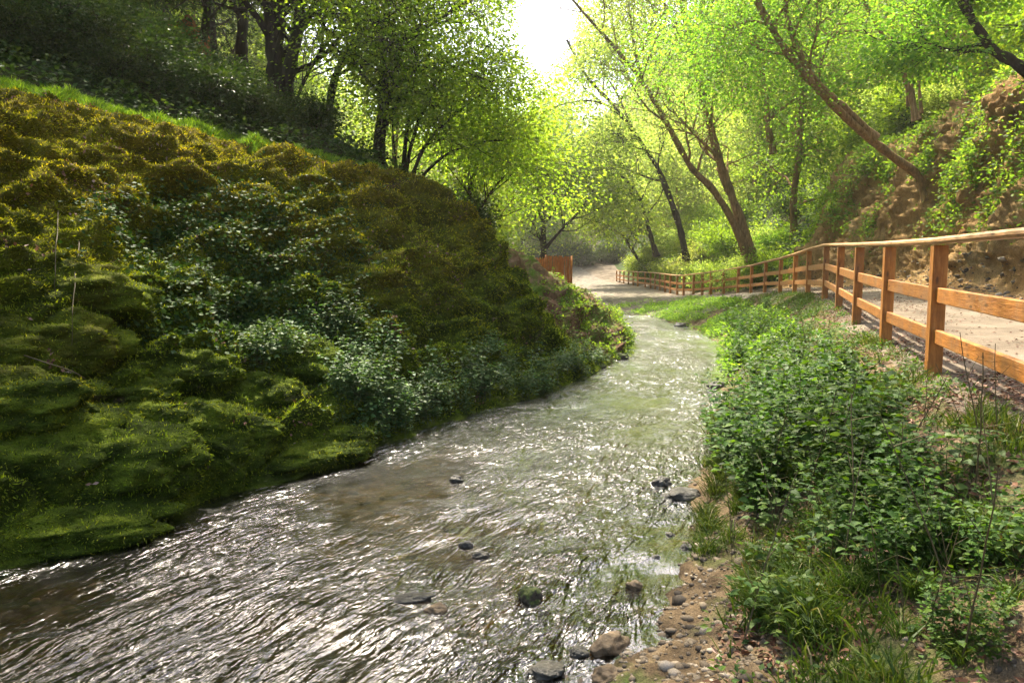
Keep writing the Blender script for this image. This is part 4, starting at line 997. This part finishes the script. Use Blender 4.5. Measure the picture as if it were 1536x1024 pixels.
# ------------------------------------------------------------------ leafy plants
def proto_plant(seed, hgt, nst, L, m, group, name, cat, stemw=.004, nodes=8, lean=.35):
    gg = np.random.default_rng(seed); mb = MB(); PP, A, N, S = [], [], [], []
    for s in range(nst):
        th = gg.random() * 6.28; d = np.array([math.cos(th) * lean * gg.random(), math.sin(th) * lean * gg.random(), 1.0]); p = np.array([gg.normal() * .05, gg.normal() * .05, -.05]); pts = [p]
        hh = hgt * gg.uniform(.6, 1.1)
        for k in range(nodes):
            d = norm(d + gg.normal(size=3) * .09); p = p + d * hh / nodes; pts.append(p)
            if k < 1: continue
            f = k / nodes; a0 = gg.random() * 6.28 if k == 1 else a0 + PI / 2
            for e in (0, PI):
                a = a0 + e + gg.normal() * .25; out = np.array([math.cos(a), math.sin(a), gg.uniform(-.05, .35)])
                pet = L * (1.0 - .35 * f) * .55
                PP.append(p + out * pet * .8); A.append(out + np.array([0, 0, -.25])); N.append(np.array([0, 0, 1.0]) + gg.normal(size=3) * .35); S.append(L * (1.15 - .6 * abs(f - .45)) * gg.uniform(.75, 1.2))
                if gg.random() < .75:
                    b = a + gg.normal() * .6; o2 = np.array([math.cos(b), math.sin(b), .2]); PP.append(p + o2 * pet * 1.9 + np.array([0, 0, gg.normal() * .02])); A.append(o2 + gg.normal(size=3) * .3); N.append(np.array([0, 0, 1.0]) + gg.normal(size=3) * .4); S.append(L * gg.uniform(.55, .95))
        for e in range(4):
            a = e * 1.57 + gg.random(); o2 = np.array([math.cos(a), math.sin(a), .5]); PP.append(p.copy()); A.append(o2); N.append(np.array([0, 0, 1.0]) - o2 * .3); S.append(L * .55)
        mb.tube(np.array(pts), np.linspace(stemw, stemw * .4, len(pts)), 4)
    S = np.array(S); v, q, t = leaf_big(np.array(PP), np.array(A), norm(np.array(N)), S, S * .62)
    r = empty(name, (0, 0, -300), 'x', cat, group)
    obj('stem', mb.build('stem', [M['stalk']]), r); obj('foliage', mesh('foliage', v, q, t, smooth=True, mats=[m]), r)
    return r
m_, nt_, out_ = mat('dry_root'); bsdf(nt_, out_, (.09, .07, .03), .8); M['root'] = m_
m_, nt_, out_ = mat('green_stalk'); bsdf(nt_, out_, (.06, .09, .025), .6); M['stalk'] = m_
GN = 'nettles on the right bank'
pn = [proto_plant(71 + k, [.95, .8, .7, 1.05][k], [4, 5, 4, 4][k], [.105, .09, .11, .10][k], M['leaf_nettle'], GN, 'nettle_plant', 'plant', nodes=[10, 9, 8, 11][k], lean=.25) for k in range(4)]
lab_n = 'leafy green nettle in the thicket between the stream and the fence'
def inbank(px0, px1, y0, y1):
    while True:
        y = g.uniform(y0, y1); x = g.uniform(Rat(y), Fat(y) - .25); a, b, d = px_of(on(x, y))
        if px0 <= a <= px1: return x, y, a, b
cnt = 0
# main thicket: (px, py of foot) regions
REG = [(1080, 1330, 640, 760, 60, 1.0), (1100, 1400, 560, 650, 52, 1.0), (1100, 1300, 500, 560, 40, .95), (1090, 1180, 455, 510, 22, .8), (1270, 1500, 680, 800, 40, .72), (1380, 1536, 620, 720, 22, .7), (1130, 1240, 740, 780, 8, .6), (1240, 1500, 780, 880, 34, .6), (1380, 1536, 900, 1000, 8, .4), (1330, 1420, 560, 640, 14, .8)]
for (x0, x1, y0, y1, n, s0) in REG:
    for _ in range(int(n * 1.25)):
        p = hit(g.uniform(x0, x1), g.uniform(y0, y1))
        if p[0] > Fat(p[1]) - .75 or p[0] < Rat(p[1]) - .1: continue
        s = s0 * min(1.0, .45 + .3 * (Fat(p[1]) - p[0])); k = int(g.integers(4)); dup(pn[k], (p[0], p[1], ground(p[0], p[1])), g.random() * 6.28, s * g.uniform(.5, 1.15), lab_n); cnt += 1
GD = 'broad leaved plants on the right bank'
pd = [proto_plant(77, .55, 4, .10, M['leaf_broad'], GD, 'broadleaf_plant', 'plant', .004, 6, .5), proto_plant(78, .42, 5, .085, M['leaf_broad'], GD, 'broadleaf_plant', 'plant', .004, 5, .7)]
for (x0, x1, y0, y1, n, s) in [(1090, 1400, 600, 800, 22, .9), (1240, 1536, 700, 900, 20, .75), (1100, 1300, 480, 600, 12, .9), (1120, 1250, 860, 980, 8, .5)]:
    for _ in range(n):
        p = hit(g.uniform(x0, x1), g.uniform(y0, y1))
        if p[0] > Fat(p[1]) - .35 or p[0] < Rat(p[1]) + .1: continue
        dup(pd[int(g.integers(2))], (p[0], p[1], ground(p[0], p[1])), g.random() * 6.28, s * g.uniform(.6, 1.2), 'pale broad leaved plant among the nettles on the right bank')
for r in pd: drop_proto(r)
GK = 'dry stalks on the right bank'
def stalk(seed):
    gg = np.random.default_rng(seed); p = np.array([0, 0, -.05]); d = norm(np.array([gg.normal() * .3, gg.normal() * .3, 1.0])); pts = [p]
    for k in range(6): d = norm(d + gg.normal(size=3) * .1); p = p + d * .12; pts.append(p)
    mb = MB(); mb.tube(np.array(pts), np.linspace(.004, .002, 7), 4)
    for k in (2, 3, 4, 5):
        o = norm(gg.normal(size=3) * np.array([1, 1, .3]) + np.array([0, 0, .6])); mb.tube(np.array([pts[k], pts[k] + o * .07, pts[k] + o * .13]), [.002, .0016, .001], 3)
    return tag(obj('dry_stalk', mb.build('dry_stalk', [M['root']])), 'x', 'stalk', GK)
ks = [stalk(1), stalk(2)]
for _ in range(46):
    p = hit(g.uniform(1070, 1536), g.uniform(560, 1000))
    if p[0] > Fat(p[1]) - .2 or p[0] < Rat(p[1]) + .1: continue
    dup(ks[int(g.integers(2))], (p[0], p[1], ground(p[0], p[1])), g.random() * 6.28, g.uniform(.5, 1.3), 'dry brown stalk standing among the plants of the right bank')
for r in ks: bpy.data.objects.remove(r)
for r in pn: drop_proto(r)
GS = 'leafy plants along the foot of the mossy bank'
ps_ = [proto_plant(81 + k, [.42, .34, .5][k], [7, 8, 6][k], [.055, .05, .06][k], M['leaf_shelf'], GS, 'leafy_plant', 'plant', .003, 7, .6) for k in range(3)]
for (x0, x1, y0, y1, n) in [(500, 700, 570, 650, 50), (690, 880, 555, 600, 40), (430, 540, 500, 570, 16), (530, 640, 600, 680, 22), (840, 915, 530, 570, 14), (380, 450, 560, 580, 4)]:
    for _ in range(n):
        p = hit(g.uniform(x0, x1), g.uniform(y0, y1)); k = int(g.integers(3))
        if ground(p[0], p[1]) < .02: continue
        dup(ps_[k], (p[0], p[1], ground(p[0], p[1])), g.random() * 6.28, g.uniform(.7, 1.2), 'small pale green leafy plant on the shelf at the foot of the mossy bank')
for r in ps_: drop_proto(r)

# grass tussocks near the camera
GT = 'grass tussocks on the right bank'
def proto_tuss(seed, H, n):
    gg = np.random.default_rng(seed); p = np.zeros((n, 3)); p[:, :2] = gg.normal(size=(n, 2)) * .05; p[:, 2] = -.02
    k = n; hgt = H * gg.uniform(.5, 1.2, (k, 1)); out = norm(np.concatenate([gg.normal(size=(k, 2)), np.zeros((k, 1))], 1))
    d = norm(np.array([0, 0, 1.0]) + out * gg.uniform(.1, .8, (k, 1))); s = norm(np.cross(d, gg.normal(size=(k, 3)))); w = gg.uniform(.002, .005, (k, 1))
    m1 = p + d * hgt * .5; m2 = p + d * hgt * .8 + out * hgt * .15 - np.array([0, 0, .05]) * hgt; tip = p + d * hgt + out * hgt * .4 - np.array([0, 0, .25]) * hgt
    v = np.stack([p - s * w, p + s * w, m1 + s * w, m1 - s * w, m2 + s * w * .7, m2 - s * w * .7, tip], 1).reshape(-1, 3); o = np.arange(k)[:, None] * 7
    me = mesh('grass_tussock', v, np.concatenate([o + np.array([[0, 1, 2, 3]]), o + np.array([[3, 2, 4, 5]])]), o + np.array([[5, 4, 6]]), smooth=False, mats=[M['grass']])
    return tag(obj('grass_tussock', me), 'x', 'grass', GT)
pt = [proto_tuss(91, .28, 130), proto_tuss(92, .2, 100)]
for (x0, x1, y0, y1, n, s) in [(1050, 1120, 690, 840, 18, .8), (1120, 1240, 800, 890, 9, .6), (1130, 1220, 900, 960, 10, .9), (1070, 1110, 640, 700, 14, 1.0), (1350, 1536, 900, 1010, 6, .5), (1250, 1400, 840, 900, 8, .6)]:
    for _ in range(n):
        p = hit(g.uniform(x0, x1), g.uniform(y0, y1))
        if p[0] < Rat(p[1]) + .02: continue
        dup(pt[int(g.integers(2))], (p[0], p[1], ground(p[0], p[1])), g.random() * 6.28, s * g.uniform(.7, 1.2), 'tuft of thin grass on the right bank')
for r in pt: bpy.data.objects.remove(r)

# ------------------------------------------------------------------ thin roots hanging down the left bank
def root_(pxs, lab, r=.0045):
    pts = []
    for (px, py, off) in pxs:
        h_ = hit(px, py); d_ = (h_ - CAM) @ FWD; pts.append(U(px, py, d_ - off))
    pts = np.array(pts); t = np.linspace(0, len(pts) - 1, len(pts) * 5); q = np.stack([np.interp(t, np.arange(len(pts)), pts[:, k]) for k in range(3)], -1)
    q = q + np.random.default_rng(len(pxs)).normal(size=q.shape) * .006; q = gsm(q, 1)
    b = q[0].copy(); mb = MB(); mb.tube(q - b, np.linspace(r, r * .5, len(q)), 5)
    tag(obj('hanging_root', mb.build('hanging_root', [M['root']]), None, b), lab, 'root')
root_([(88, 318, .05), (84, 370, .3), (82, 420, .3), (83, 448, .12)], 'thin pale root hanging straight down the upper left moss')
root_([(120, 360, .05), (113, 410, .3), (110, 470, .4), (108, 530, .3), (106, 600, .1)], 'long pale root hanging down to the lower moss terraces')
root_([(0, 510, .1), (28, 528, .15), (75, 545, .2), (115, 560, .2), (138, 575, .15), (128, 595, .12), (105, 614, .1)], 'curved pale root arching over the moss cushions', .006)
root_([(130, 520, .06), (140, 540, .1), (150, 552, .06)], 'short dry twig caught below the long root')

# ------------------------------------------------------------------ the air of the valley
hz = bpy.data.materials.new('haze'); hz.use_nodes = True; nt = hz.node_tree; nt.nodes.clear()
out = nt.nodes.new('ShaderNodeOutputMaterial'); pv = nt.nodes.new('ShaderNodeVolumePrincipled')
pv.inputs['Color'].default_value = (1, .97, .86, 1); pv.inputs['Density'].default_value = .00065; pv.inputs['Anisotropy'].default_value = .55
nt.links.new(pv.outputs[0], out.inputs['Volume'])
lo = P.reshape(-1, 3).min(0) - np.array([1, 1, 1.0]); hi = P.reshape(-1, 3).max(0) + np.array([1, 1, 18.0])
v = np.array([[x, y, z] for x in (lo[0], hi[0]) for y in (lo[1], hi[1]) for z in (lo[2], hi[2])])
q = [(0, 1, 3, 2), (4, 6, 7, 5), (0, 4, 5, 1), (2, 3, 7, 6), (0, 2, 6, 4), (1, 5, 7, 3)]
tag(obj('haze', mesh('haze', v, q, smooth=False, mats=[hz])), 'sunlit haze filling the valley', kind='stuff')
SC.cycles.volume_bounces = 0
